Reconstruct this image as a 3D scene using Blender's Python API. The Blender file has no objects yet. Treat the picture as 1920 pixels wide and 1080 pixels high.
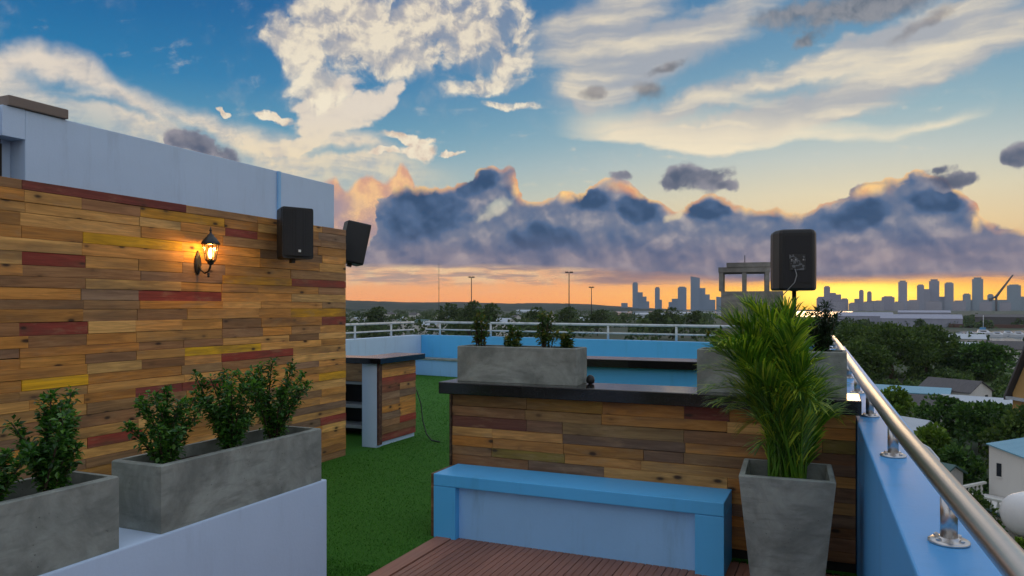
import bpy, bmesh, math, random
from mathutils import Vector, Matrix, Euler
S = bpy.context.scene
COL = S.collection
R = math.radians
F, HOR, YAW, EYE = 1400.0, 575.0, R(23.54), 1.65
SY, CY = math.sin(YAW), math.cos(YAW)

def ray(px, py):
    """direction of a picture point, unit depth along the view axis"""
    r, u = (px - 960) / F, (HOR - py) / F
    return Vector((CY * r - SY, SY * r + CY, u))
def at(px, py, t):
    return Vector((0, 0, EYE)) + ray(px, py) * t
def atz(px, py, z):
    d = ray(px, py)
    return Vector((0, 0, EYE)) + d * ((z - EYE) / d.z)

# ------------------------------------------------------------------ camera
cam_data = bpy.data.cameras.new('camera')
cam = bpy.data.objects.new('camera', cam_data); COL.objects.link(cam)
cam.location = (0, 0, EYE); cam.rotation_euler = (R(90), 0, YAW)
cam_data.sensor_width = 36; cam_data.lens = 36 * F / 1920
cam_data.shift_y = (HOR - 540) / 1920
cam_data.clip_start = 0.05; cam_data.clip_end = 60000
S.camera = cam
S.view_settings.view_transform = 'Standard'; S.view_settings.look = 'None'
S.view_settings.exposure = 0.0; S.view_settings.gamma = 1.0
S.view_settings.use_curve_mapping = False
S.render.engine = 'CYCLES'
S.cycles.use_denoising = True
S.cycles.use_adaptive_sampling = True; S.cycles.adaptive_threshold = .02
S.cycles.max_bounces = 6; S.cycles.transparent_max_bounces = 8
S.cycles.diffuse_bounces = 3; S.cycles.glossy_bounces = 3

def lin(r, g, b):
    f = lambda c: (c / 255 / 12.92) if c / 255 <= .04045 else ((c / 255 + .055) / 1.055) ** 2.4
    return (f(r), f(g), f(b), 1.0)

# ------------------------------------------------------------------ node expression helper
class NT:
    def __init__(s, tree): s.t = tree
    def node(s, kind, **kw):
        n = s.t.nodes.new(kind)
        for k, v in kw.items(): setattr(n, k, v)
        return n
    def put(s, sock, v):
        if isinstance(v, E): s.t.links.new(v.o, sock)
        elif isinstance(v, bpy.types.NodeSocket): s.t.links.new(v, sock)
        else: sock.default_value = v
    def m(s, op, *a):
        n = s.node('ShaderNodeMath', operation=op)
        for i, v in enumerate(a): s.put(n.inputs[i], v)
        return E(s, n.outputs[0])
    def v(s, op, *a, out=0):
        n = s.node('ShaderNodeVectorMath', operation=op)
        for i, x in enumerate(a):
            if x is not None: s.put(n.inputs['Scale'] if (op == 'SCALE' and i == 1) else n.inputs[i], x)
        return E(s, n.outputs[out])
    def xyz(s, x, y, z):
        n = s.node('ShaderNodeCombineXYZ')
        for i, q in enumerate((x, y, z)): s.put(n.inputs[i], q)
        return E(s, n.outputs[0])
    def sep(s, v):
        n = s.node('ShaderNodeSeparateXYZ'); s.put(n.inputs[0], v)
        return [E(s, n.outputs[i]) for i in range(3)]
    def noise(s, vec, scale=1.0, detail=4, rough=.55, dist=0.0, color=False, lac=2.0):
        n = s.node('ShaderNodeTexNoise')
        s.put(n.inputs['Vector'], vec); s.put(n.inputs['Scale'], scale); n.inputs['Detail'].default_value = detail
        n.inputs['Roughness'].default_value = rough; n.inputs['Distortion'].default_value = dist; n.inputs['Lacunarity'].default_value = lac
        return E(s, n.outputs['Color' if color else 0])
    def voro(s, vec, scale=1.0, feature='SMOOTH_F1', out='Distance', smooth=.6, rand=1.0):
        n = s.node('ShaderNodeTexVoronoi', feature=feature)
        s.put(n.inputs['Vector'], vec); s.put(n.inputs['Scale'], scale); n.inputs['Randomness'].default_value = rand
        if feature == 'SMOOTH_F1': n.inputs['Smoothness'].default_value = smooth
        return E(s, n.outputs[out])
    def step(s, x, lo, hi, a=0.0, b=1.0, kind='SMOOTHSTEP'):
        n = s.node('ShaderNodeMapRange', interpolation_type=kind, clamp=True) if kind != 'SMOOTHSTEP' else s.node('ShaderNodeMapRange', interpolation_type=kind)
        for i, q in enumerate((x, lo, hi, a, b)): s.put(n.inputs[i], q)
        return E(s, n.outputs[0])
    def mix(s, f, a, b, kind='MIX'):
        n = s.node('ShaderNodeMix', data_type='RGBA', blend_type=kind)
        s.put(n.inputs[0], f); s.put(n.inputs[6], a); s.put(n.inputs[7], b)
        return E(s, n.outputs[2])
    def ramp(s, f, pts, interp='LINEAR'):
        n = s.node('ShaderNodeValToRGB'); cr = n.color_ramp; cr.interpolation = interp
        while len(cr.elements) > 1: cr.elements.remove(cr.elements[0])
        cr.elements[0].position = pts[0][0]; cr.elements[0].color = pts[0][1]
        for p, c in pts[1:]:
            e = cr.elements.new(p); e.color = c
        s.put(n.inputs[0], f)
        return E(s, n.outputs[0])
    def curve(s, x, pts):
        n = s.node('ShaderNodeFloatCurve'); c = n.mapping.curves[0]
        c.points[0].location = pts[0]; c.points[1].location = pts[-1]
        for p in pts[1:-1]: c.points.new(*p)
        for p in c.points: p.handle_type = 'AUTO_CLAMPED'
        n.mapping.extend = 'HORIZONTAL'; n.mapping.update()
        s.put(n.inputs['Value'], x)
        return E(s, n.outputs[0])
class E:
    def __init__(s, nt, o): s.n, s.o = nt, o
    def __add__(s, b): return s.n.m('ADD', s, b)
    __radd__ = __add__
    def __sub__(s, b): return s.n.m('SUBTRACT', s, b)
    def __rsub__(s, b): return s.n.m('SUBTRACT', b, s)
    def __mul__(s, b): return s.n.m('MULTIPLY', s, b)
    __rmul__ = __mul__
    def __truediv__(s, b): return s.n.m('DIVIDE', s, b)
    def __pow__(s, b): return s.n.m('POWER', s, b)
    def max(s, b): return s.n.m('MAXIMUM', s, b)
    def min(s, b): return s.n.m('MINIMUM', s, b)
# ------------------------------------------------------------------ sky: clear air, cirrus, altocumulus and a low bank of cumulus at sunset
W = bpy.data.worlds.new('World'); S.world = W; W.use_nodes = True
W.cycles.sampling_method = 'MANUAL'; W.cycles.sample_map_resolution = 512
T = W.node_tree; T.nodes.clear(); n = NT(T)
SUN_EL, SUN_AZ = R(2.2), math.atan2(*(ray(1600, 555).xy))          # azimuth from +Y towards +X

def ae(px, py):
    """azimuth from the view axis and elevation, in degrees, of a point of the sky"""
    r, u = (px - 960) / F, (HOR - py) / F
    return math.degrees(math.atan(r)), math.degrees(math.atan(u / math.sqrt(1 + r * r)))
dirv = n.v('NORMALIZE', E(n, n.node('ShaderNodeTexCoord').outputs['Generated']))
dx, dy, dz = n.sep(dirv)
fr = dx * CY + dy * SY; ff = dy * CY - dx * SY
A = n.m('ARCTAN2', fr, ff) * 57.29578
EL = n.m('ARCSINE', dz) * 57.29578
P = n.xyz(A, EL, 0.0)
def noise3(scale, det, ro):
    c = n.node('ShaderNodeSeparateColor'); n.put(c.inputs[0], n.noise(dirv, scale, det, ro, color=True))
    return [E(n, o) - .5 for o in c.outputs]
hx, hy, hz = noise3(11.0, 5, .6); bx_, by_, bz_ = noise3(3.3, 3, .5)
big = n.xyz(bx_, by_, bz_)
# stretched streak noise on the sheet of high cloud (a plane overhead, so it closes up towards the horizon)
den = dz.max(0.0) + 0.16
sx, sy = fr / den, ff / den
Ps = n.xyz(sx, sy, 0.0)

def warp_(k_hi, k_big):
    return n.v('ADD', P, n.xyz(hx * (k_hi * 2.6) + bx_ * (k_big * 2.0), hz * (k_hi * 1.6) + bz_ * (k_big * 1.3), 0.0))
W1, W2 = warp_(1.3, .4), warp_(2.2, 1.1)
def blob(*a): return lambda: blob_(*a)
def blob_(src, px, py, rx, ry, rot=0, hard=0.0):
    """soft ellipse of the sky, 1 in its heart and 0 outside"""
    a, e = ae(px, py)
    c = math.cos(R(a)) ** 2
    kx, ky, cr, sr = 24.43 / (rx * c), 24.43 / (ry * c ** .5), math.cos(R(rot)), math.sin(R(rot))
    d = n.v('SUBTRACT', src, (a, e, 0))
    u = n.v('DOT_PRODUCT', d, (cr * kx, sr * kx, 0), out=1); w = n.v('DOT_PRODUCT', d, (-sr * ky, cr * ky, 0), out=1)
    return n.step(n.m('SQRT', u * u + w * w), 1.0, hard)
def union(bs):
    o = bs[0]()
    for b in bs[1:]: o = o.max(b())
    return o
def edge(x, pts):
    """height (degrees) of a drawn outline over the azimuth x"""
    q = sorted(((ae(*p)[0] + 36) / 72, ae(*p)[1] / 25) for p in pts)
    return n.curve((x + 36.0) / 72.0, q) * 25.0
def band(v, lo, hi_, soft):
    return n.step(v, lo - soft, lo + soft) * n.step(v, hi_ + soft, hi_ - soft)

# -- clear air
sun_a = ae(1600, 555)[0]
near = n.m('EXPONENT', ((A - sun_a) * (A - sun_a)) * (-1 / (2 * 21.0 ** 2)))
es = n.m('SQRT', (EL / 90.0).max(0.0))
q = lambda d: math.sqrt(d / 90)
far_c = n.ramp(es, [(0, (1.15, .38, .10, 1)), (q(.5), (1.18, .43, .12, 1)), (q(1.6), (1.12, .48, .17, 1)), (q(3.2), lin(236, 190, 150)), (q(6), lin(205, 200, 185)),
                    (q(9), lin(150, 182, 190)), (q(12), lin(92, 156, 186)), (q(16), lin(34, 124, 176)), (q(21), lin(6, 98, 158)), (q(35), lin(34, 120, 192)), (1, lin(96, 166, 236))])
near_c = n.ramp(es, [(0, (1.35, .66, .02, 1)), (q(1.0), (1.35, .74, .03, 1)), (q(1.8), (1.15, .46, .03, 1)), (q(3), lin(244, 180, 105)), (q(5), lin(240, 208, 150)), (q(8), lin(226, 217, 186)),
                     (q(10.5), lin(196, 206, 200)), (q(13.5), lin(150, 184, 196)), (q(18), lin(104, 154, 186)), (q(24), lin(66, 124, 170)), (q(40), lin(50, 128, 196)), (1, lin(96, 166, 236))])
near_low = n.m('EXPONENT', ((A - sun_a) * (A - sun_a)) * (-1 / (2 * 9.5 ** 2)))
sky = n.mix(near_low + (near - near_low) * n.step(EL, 2.0, 7.0), far_c, near_c)
hot = n.m('EXPONENT', ((A - sun_a) * (A - sun_a)) * (-1 / (2 * 3.6 ** 2)) - ((EL - .9) * (EL - .9)) * (1 / (2 * .6 ** 2)))
sky = n.mix(hot, sky, (2.0, 1.45, .16, 1))

# -- unseen cirrus above and behind the view, thickened and brightened to light the terrace
rot = n.node('ShaderNodeMapping'); n.put(rot.inputs[0], Ps); rot.inputs['Rotation'].default_value = (0, 0, R(-18)); rot.inputs['Scale'].default_value = (.42, 1.9, 1)
Pst = n.v('ADD', E(n, rot.outputs[0]), n.v('SCALE', big, 1.1))
st = n.noise(Pst, 2.3, 7, .58)                                      # streaks
st2 = n.noise(Pst, 6.5, 5, .6)                                      # finer streaks
behind = n.step(n.m('ABSOLUTE', A), 34.0, 46.0)
fill_cirrus = n.step(st + bx_ * .3, .32, .56) * behind.max(n.step(EL, 23.0, 33.0)) * n.step(EL, 4.0, 14.0)
sky = n.mix(fill_cirrus * .9, sky, n.mix(n.step(st2, .35, .65), (.80, .82, .88, 1), (1.12, 1.08, 1.0, 1)))

cream, shade = lin(250, 236, 208), lin(176, 170, 176)
warm = lin(238, 214, 182)
# -- swoosh of cirrus above the white wall, sharp along its upper edge
aw = A + hx * 3.0 + bx_ * 2.0
up = edge(aw, [(-40, 125), (0, 100), (90, 90), (170, 118), (240, 168), (330, 198), (430, 226), (540, 244), (610, 232), (680, 246), (760, 290), (860, 320)])
dn = up - (EL + hz * 2.4 + by_ * 1.6)                                # degrees under the upper edge
sw = n.step(dn, -.45, .9) * n.step(dn, 7.5, .8) * n.step(A, -3.0, -12.0)
fl_s = n.noise(n.v('ADD', P, n.xyz(hx * 3.0, hz * 3.0, 0.0)), .6, 6, .6)
wfe = W2
fea = union([blob(wfe, 600, 215, 78, 44, 40, .15), blob(wfe, 665, 212, 120, 40, 36, .15), blob(wfe, 722, 188, 70, 26, 46, .1), blob(wfe, 560, 258, 150, 28, 14, .1), blob(wfe, 640, 170, 80, 30, 20)])
sw = sw.max(n.step(fea + (st2 - .5) * .7 + (fl_s - .5) * .6, .06, .5))
sw = sw * n.step(A, -58.0, -33.0)
hol = union([blob(W2, 180, 190, 170, 16, -14), blob(W2, 110, 152, 120, 22, -8), blob(W2, 400, 262, 190, 22, -24), blob(W2, 20, 205, 160, 26, -12), blob(W2, 640, 280, 130, 13, -4)])
sw = sw * (1.0 - hol * .8) * n.step(fl_s * .6 + st2 * .4, .25, .58, .6, 1.0)
sw = sw.max(n.step(fea + (fl_s - .5) * .5, .25, .6))
sky = n.mix(sw.min(1.0) * .95, sky, n.mix(n.step(fl_s * .6 + st2 * .4 + hx * .3 + fea * .12, .34, .62), lin(206, 196, 188), n.mix(n.step(EL, 15.0, 9.0), lin(238, 224, 206), lin(252, 230, 190))))

# -- altocumulus: a soft body breaking into flakes
wa = W2
body = union([blob(wa, 560, 85, 110, 60, -38, .1), blob(wa, 660, 45, 150, 105, -10, .2), blob(wa, 745, 95, 130, 62, -12, .2), blob(wa, 800, 35, 150, 80, 10, .2),
              blob(wa, 900, 60, 130, 110, 25, .2), blob(wa, 960, 115, 70, 55, 20, .1), blob(wa, 915, 165, 120, 26, 10), blob(wa, 960, 205, 90, 13, -3), blob(wa, 610, 170, 75, 60, 0)])
flake = n.voro(n.v('ADD', P, n.xyz(hx * 2.2, hz * 2.2, 0.0)), .75, smooth=.5)
fl = n.noise(n.v('ADD', P, n.xyz(hx * 3.0 + bx_ * 2.0, hz * 3.0, 0.0)), .42, 8, .60)
fl2 = n.noise(n.v('ADD', P, n.xyz(hx * 3.0 + bx_ * 2.0 + .25, hz * 3.0 - .35, 0.0)), .42, 8, .60)
flk = n.step(fl - flake * .22 + (body - .5) * .45, .30, .46)
right = n.step(A, -9.0, 1.5)
vl = n.step(body + (fl - .5) * 1.1 + bx_ * .5, .04, .75) * (1.0 - right * .5)
ac = n.step(fl * 1.0 + (.5 - flake) * .45 + body * .22 + (fl - fl2) * .8, .44, .84) * n.step(body, .02, .42)
lit = n.step((fl2 - fl) * -1.3 + fl * .8 + bx_ * .9 + hz * .3 + (.5 - flake) * .2, .14, .62)
sky = n.mix(vl * .72, sky, n.mix(n.step(fl + bx_ * .6, .35, .65), lin(170, 168, 174), lin(222, 208, 192)))
sky = n.mix(ac.min(1.0) * .93, sky, n.mix(lit, lin(196, 185, 178), n.mix(n.step(EL, 20.0, 13.0), lin(243, 230, 206), lin(254, 242, 216))))
# small flecks lower down
wf = W2
fk = union([blob(wf, 520, 207, 52, 13, -12), blob(wf, 410, 193, 30, 9, -14), blob(wf, 770, 262, 90, 16, -4), blob(wf, 800, 285, 62, 24, 0), blob(wf, 870, 292, 30, 8), blob(wf, 730, 292, 60, 10, 4)])
sky = n.mix(n.step(fk * n.step(fl, .2, .6, .55, 1.25), .12, .55), sky, n.mix(lit, lin(214, 190, 172), lin(250, 236, 210)))

# -- great sheet of cirrus towards the sun, bright along its lower edge
rs = n.node('ShaderNodeMapping'); n.put(rs.inputs[0], P); rs.inputs['Rotation'].default_value = (0, 0, R(-13)); rs.inputs['Scale'].default_value = (.05, .34, 1)
str3 = n.noise(n.v('ADD', E(n, rs.outputs[0]), n.xyz(hx * .22 + bx_ * .5, hz * .5 + bz_ * .9, 0.0)), 1.5, 5, .52)
ar = A + hx * .9 + bx_ * .6
low = edge(ar, [(960, 330), (1040, 262), (1110, 262), (1200, 276), (1300, 284), (1390, 281), (1450, 272), (1500, 262), (1580, 268), (1660, 264), (1740, 248), (1800, 235), (1850, 222), (1875, 195), (1935, 150)])
ov = (EL + hz * 1.8 + bz_ * 1.2) - low                               # degrees over the lower edge
ov = ov + (str3 - .5) * 1.0
low2 = edge(ar, [(960, 330), (1040, 262), (1110, 262), (1200, 276), (1300, 284), (1390, 281), (1450, 268), (1500, 252), (1580, 238), (1660, 208), (1740, 188), (1820, 160), (1935, 118)])
ov2 = (EL + hz * 2.2 + bz_ * 1.4) - low2 + (str3 - .5) * 2.0
lip = n.step(ov, -.18, .30) * n.step(ov, 3.6 - n.step(A, 14.0, 30.0) * 2.6, .35 - n.step(A, 14.0, 30.0) * .2) * n.step(A, 2.5, 8.0) * n.step(A, 33.5, 29.0)
sh = union([blob(W2, 1230, 105, 330, 75, 17, .15), blob(W2, 1120, 60, 210, 90, 10, .1), blob(W2, 1420, 205, 420, 80, 8, .2), blob(W2, 1640, 110, 380, 70, 16, .25), blob(W2, 1100, 160, 85, 60, 40, .1),
            blob(W2, 1800, 95, 300, 85, 12, .1), blob(W2, 1330, 245, 300, 50, 3, .2)])
gap = union([blob(W2, 1300, 135, 190, 34, 24), blob(W2, 1480, 170, 190, 18, 6), blob(W2, 1830, 182, 190, 34, 14, .2), blob(W2, 1330, 215, 150, 14, 10), blob(W2, 1000, 180, 70, 70)])
lum = n.step(str3 + hx * .2 + bx_ * .35, .40, .68)
cov = n.step(sh + (str3 - .5) * .8 + bz_ * .5, .02, .6) * n.step(ov2, -.3, 1.0) * n.step(A, -3.5, 5.0)
sky = n.mix(cov * (1.0 - gap * .8) * .80, sky, n.mix(near, lin(158, 166, 180), lin(184, 182, 184)))
wisp = cov * lum * (1.0 - gap * .9) * n.step(sh + bx_ * .6, .0, .5)
wisp = (wisp * .85).max(lip * n.step(str3, .25, .6, .45, 1.0))
sky = n.mix(wisp.min(1.0) * .95, sky, n.mix(near, lin(240, 222, 194), lin(253, 238, 206)))
# grey undersides among it
wg = W2
gd = union([blob(wg, 1640, 8, 300, 46, 6, .1), blob(wg, 1500, 30, 170, 34, 8), blob(wg, 1730, 45, 120, 30, 25), blob(wg, 1115, 165, 46, 20, 22), blob(wg, 1205, 165, 52, 34, -5, .1), blob(wg, 1240, 130, 60, 16, 8), blob(wg, 1520, 72, 60, 18, 20)])
sky = n.mix(n.step(gd + (fl - .5) * 1.6 + (str3 - .5) * .8, .15, 1.0) * n.step(gd, .0, .35) * .8, sky, n.mix(lit, lin(96, 100, 110), lin(150, 146, 148)))

# -- stripes of stratus under the bank
ss = n.node('ShaderNodeMapping'); n.put(ss.inputs[0], P); ss.inputs['Scale'].default_value = (.11, .95, 1)
strat = n.noise(n.v('ADD', E(n, ss.outputs[0]), n.xyz(hx * .25, hz * .5, 0.0)), 1.7, 5, .6)
lay = band(EL + hz * .5, 1.75, 4.2, .35)
sky = n.mix(lay * n.step(fl + (.5 - strat) * .8, .46, .60) * .85 * (1.0 - near * .6), sky, lin(253, 216, 164))
sky = n.mix(lay * n.step(strat, .44, .60) * .85, sky, n.mix(near, lin(186, 160, 148), lin(140, 112, 122)))
sky = n.mix(n.step(n.m('ABSOLUTE', A - 20.0), 19.0, 9.0) * n.step(EL + hz * .4, 1.5, 2.2) * n.step(EL, 5.5, 3.0) * .9, sky, n.mix(n.step(strat, .35, .65), lin(150, 112, 118), lin(122, 104, 122)))

# -- the bank of cumulus, in front of everything above
lay_a = lay_c = None
def over(al, c):
    global lay_a, lay_c
    if lay_a is None: lay_a, lay_c = al, c
    else:
        na = lay_a + al - lay_a * al
        lay_c = n.mix(al / na.max(.0001), lay_c, c); lay_a = na
puff = n.voro(n.v('ADD', P, n.xyz(hx * 1.8, hz * 1.5, 0.0)), .40, smooth=.45)
puf2 = n.voro(n.v('ADD', P, n.xyz(hx * 2.0 + 7.0, hz * 2.0, 0.0)), .9, smooth=.6)
curd = n.noise(n.v('ADD', P, n.xyz(hx * 2.0, hz * 2.0, 0.0)), .55, 7, .58)
ruff = (.62 - puff) * 1.2 + (.5 - puf2) * .4 + (curd - .5) * 1.6
# peach towers left of the bank
tp = edge(A + hx * 1.0, [(420, 380), (560, 372), (600, 335), (625, 328), (650, 352), (690, 325), (720, 338), (745, 330), (758, 308), (772, 325), (790, 372), (850, 420), (900, 520)])
pe = n.step((tp - EL) + ruff * .8, -.12, .45) * n.step(EL, 3.6, 4.4) * n.step(A, -21.0, -14.0)
over(pe * .9, n.mix(n.step(ruff * .6 + (EL - 5.0) * .14, -.1, .75), lin(160, 138, 150), n.mix(n.step(curd, .4, .62), lin(222, 160, 130), lin(253, 200, 138))))
top = edge(A + hx * 2.4 + (curd - .5) * 1.6, [(560, 480), (640, 485), (690, 470), (703, 395), (722, 366), (760, 352), (830, 348), (880, 328), (920, 310), (950, 308), (968, 330), (984, 372), (1010, 388), (1040, 372), (1065, 355), (1090, 362),
                          (1115, 342), (1150, 335), (1190, 352), (1225, 385), (1260, 394), (1330, 372), (1370, 385), (1430, 396), (1500, 402), (1560, 384), (1600, 362), (1640, 352), (1690, 346), (1720, 322), (1765, 326), (1800, 360), (1825, 368), (1845, 410), (1880, 428), (1930, 430)])
hb = (top - EL) + ruff * 1.0                                         # degrees inside the cloud top
bank = n.step(hb, -.06, .16) * n.step(EL + hz * .5 + (strat - .5) * .5 + n.step(A, 3.0, 18.0) * 1.0, 2.75, 3.35)
curl = n.noise(n.v('ADD', P, n.xyz(hx * 1.6, hz * 1.6, 0.0)), .50, 3, .45)
hole = union([blob(W1, 935, 392, 85, 24, 28), blob(W1, 1275, 402, 70, 14, 22)])
hole = n.step(hole + (curl - .5) * 2.2 + (curd - .5) * 1.0 + (.5 - puff) * .5, .25, 1.0) * n.step(hole, .0, .5) * .8
pufs = n.voro(n.v('ADD', P, n.xyz(hx * 1.8 + .22, hz * 1.5 + .50, 0.0)), .40, smooth=.45)
curs = n.noise(n.v('ADD', P, n.xyz(hx * 1.6 + .20, hz * 1.6 + .42, 0.0)), .50, 3, .45)
puf3 = n.voro(n.v('ADD', P, n.xyz(hx * 2.0 + 7.10, hz * 2.0 + .24, 0.0)), .9, smooth=.6)
rel = (pufs - puff) * 1.15 + (curl - curs) * 1.7 + (puf3 - puf2) * .35                     # lit towards the upper right of every head
dk = union([blob(W1, 790, 400, 130, 90, 10, .1), blob(W1, 900, 345, 80, 40, 25, .1), blob(W1, 1195, 390, 62, 46, 0, .1), blob(W1, 1330, 392, 70, 30, 0, .1), blob(W1, 1610, 405, 90, 46, 10, .1), blob(W1, 1760, 375, 90, 46, 0, .1), blob(W1, 1110, 375, 60, 30, 10), blob(W1, 1020, 440, 130, 40, 0)])
sv = .46 + rel * .62 + (curd - .5) * .42 - n.step(dk + (curd - .5) * .8, .15, .75) * .40 + n.step(hb, .9, .1) * .12
lowp = n.step(EL, 6.2, 3.0)
bcol = n.ramp(sv, [(0.0, lin(46, 76, 112)), (.28, lin(76, 102, 138)), (.50, lin(116, 124, 146)), (.72, lin(172, 165, 168)), (1.0, lin(226, 206, 188))])
bcol = n.mix(lowp * .66, bcol, n.mix(n.step(sv, .1, .8), lin(92, 92, 120), lin(156, 136, 146)))
rimq = n.step(hb, .60, .04) * n.step(hx * 1.2 + bz_ * .6 + near * .14 + (curd - .5) * .5, -.06, .14)
glow = union([blob(W1, 985, 350, 42, 42, 0, .2), blob(W1, 1066, 362, 24, 24, 0, .2), blob(W1, 1175, 358, 60, 16, -18, .1), blob(W1, 1625, 356, 60, 20, 15, .1), blob(W1, 1850, 385, 42, 48, 0, .2), blob(W1, 1830, 420, 30, 30)])
over(bank * (1.0 - hole), n.mix((rimq * .85).max(glow * n.step(hb, 2.2, .4)), bcol, n.mix(n.step(curd, .38, .6), lin(226, 160, 120), lin(255, 208, 138))))
over(hole * bank * n.step(curd + (.5 - puf2) * .3, .42, .66) * .5, lin(222, 206, 192))
# loose dark puffs above it
wp = W1
df = union([blob(wp, 1310, 332, 84, 40, 0, .3), blob(wp, 1268, 344, 46, 22), blob(wp, 1360, 346, 40, 18), blob(wp, 1795, 335, 105, 26, -6, .2), blob(wp, 1760, 322, 50, 18), blob(wp, 1915, 288, 42, 34, 0, .3), blob(wp, 1165, 335, 40, 14),
            blob(wp, 365, 268, 78, 40, -8, .3), blob(wp, 420, 285, 60, 30, -28, .2), blob(wp, 325, 258, 40, 30), blob(wp, 375, 246, 36, 26)])
dp = n.step(df + (ruff - .15) * .9 + (curd - .5) * .8, .20, .72) * n.step(df, .0, .1)
over(dp * .93, n.mix(n.step(df * .7 + ruff * .4 - rel * .8, 1.0, .2), lin(62, 78, 108), lin(140, 138, 150)))

nis = n.node('ShaderNodeTexSky', sky_type='NISHITA', sun_disc=False, sun_elevation=SUN_EL, sun_rotation=SUN_AZ, altitude=10.0, air_density=1.0, dust_density=1.2, ozone_density=2.0)
bg1 = n.node('ShaderNodeBackground'); n.put(bg1.inputs[0], sky); bg1.inputs[1].default_value = 1.0
bg3 = n.node('ShaderNodeBackground'); n.put(bg3.inputs[0], lay_c); bg3.inputs[1].default_value = 1.0
bg2 = n.node('ShaderNodeBackground'); n.put(bg2.inputs[0], nis.outputs[0]); bg2.inputs[1].default_value = 0.1
mxs = n.node('ShaderNodeMixShader'); mxs.inputs[0].default_value = 0.07
mxl = n.node('ShaderNodeMixShader'); n.put(mxl.inputs[0], lay_a.min(1.0))
T.links.new(bg1.outputs[0], mxs.inputs[1]); T.links.new(bg2.outputs[0], mxs.inputs[2])
T.links.new(mxs.outputs[0], mxl.inputs[1]); T.links.new(bg3.outputs[0], mxl.inputs[2])
T.links.new(mxl.outputs[0], n.node('ShaderNodeOutputWorld').inputs[0])

# low sun behind the cloud bank
sl = bpy.data.lights.new('sun', 'SUN'); sl.energy = 0.3; sl.angle = R(10.0); sl.color = (1.0, .62, .30)
so = bpy.data.objects.new('sun', sl); COL.objects.link(so)
sd = Vector((math.sin(SUN_AZ) * math.cos(SUN_EL), math.cos(SUN_AZ) * math.cos(SUN_EL), math.sin(SUN_EL)))
so.rotation_euler = (-sd).to_track_quat('-Z', 'Y').to_euler(); so.location = sd * 50
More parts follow.
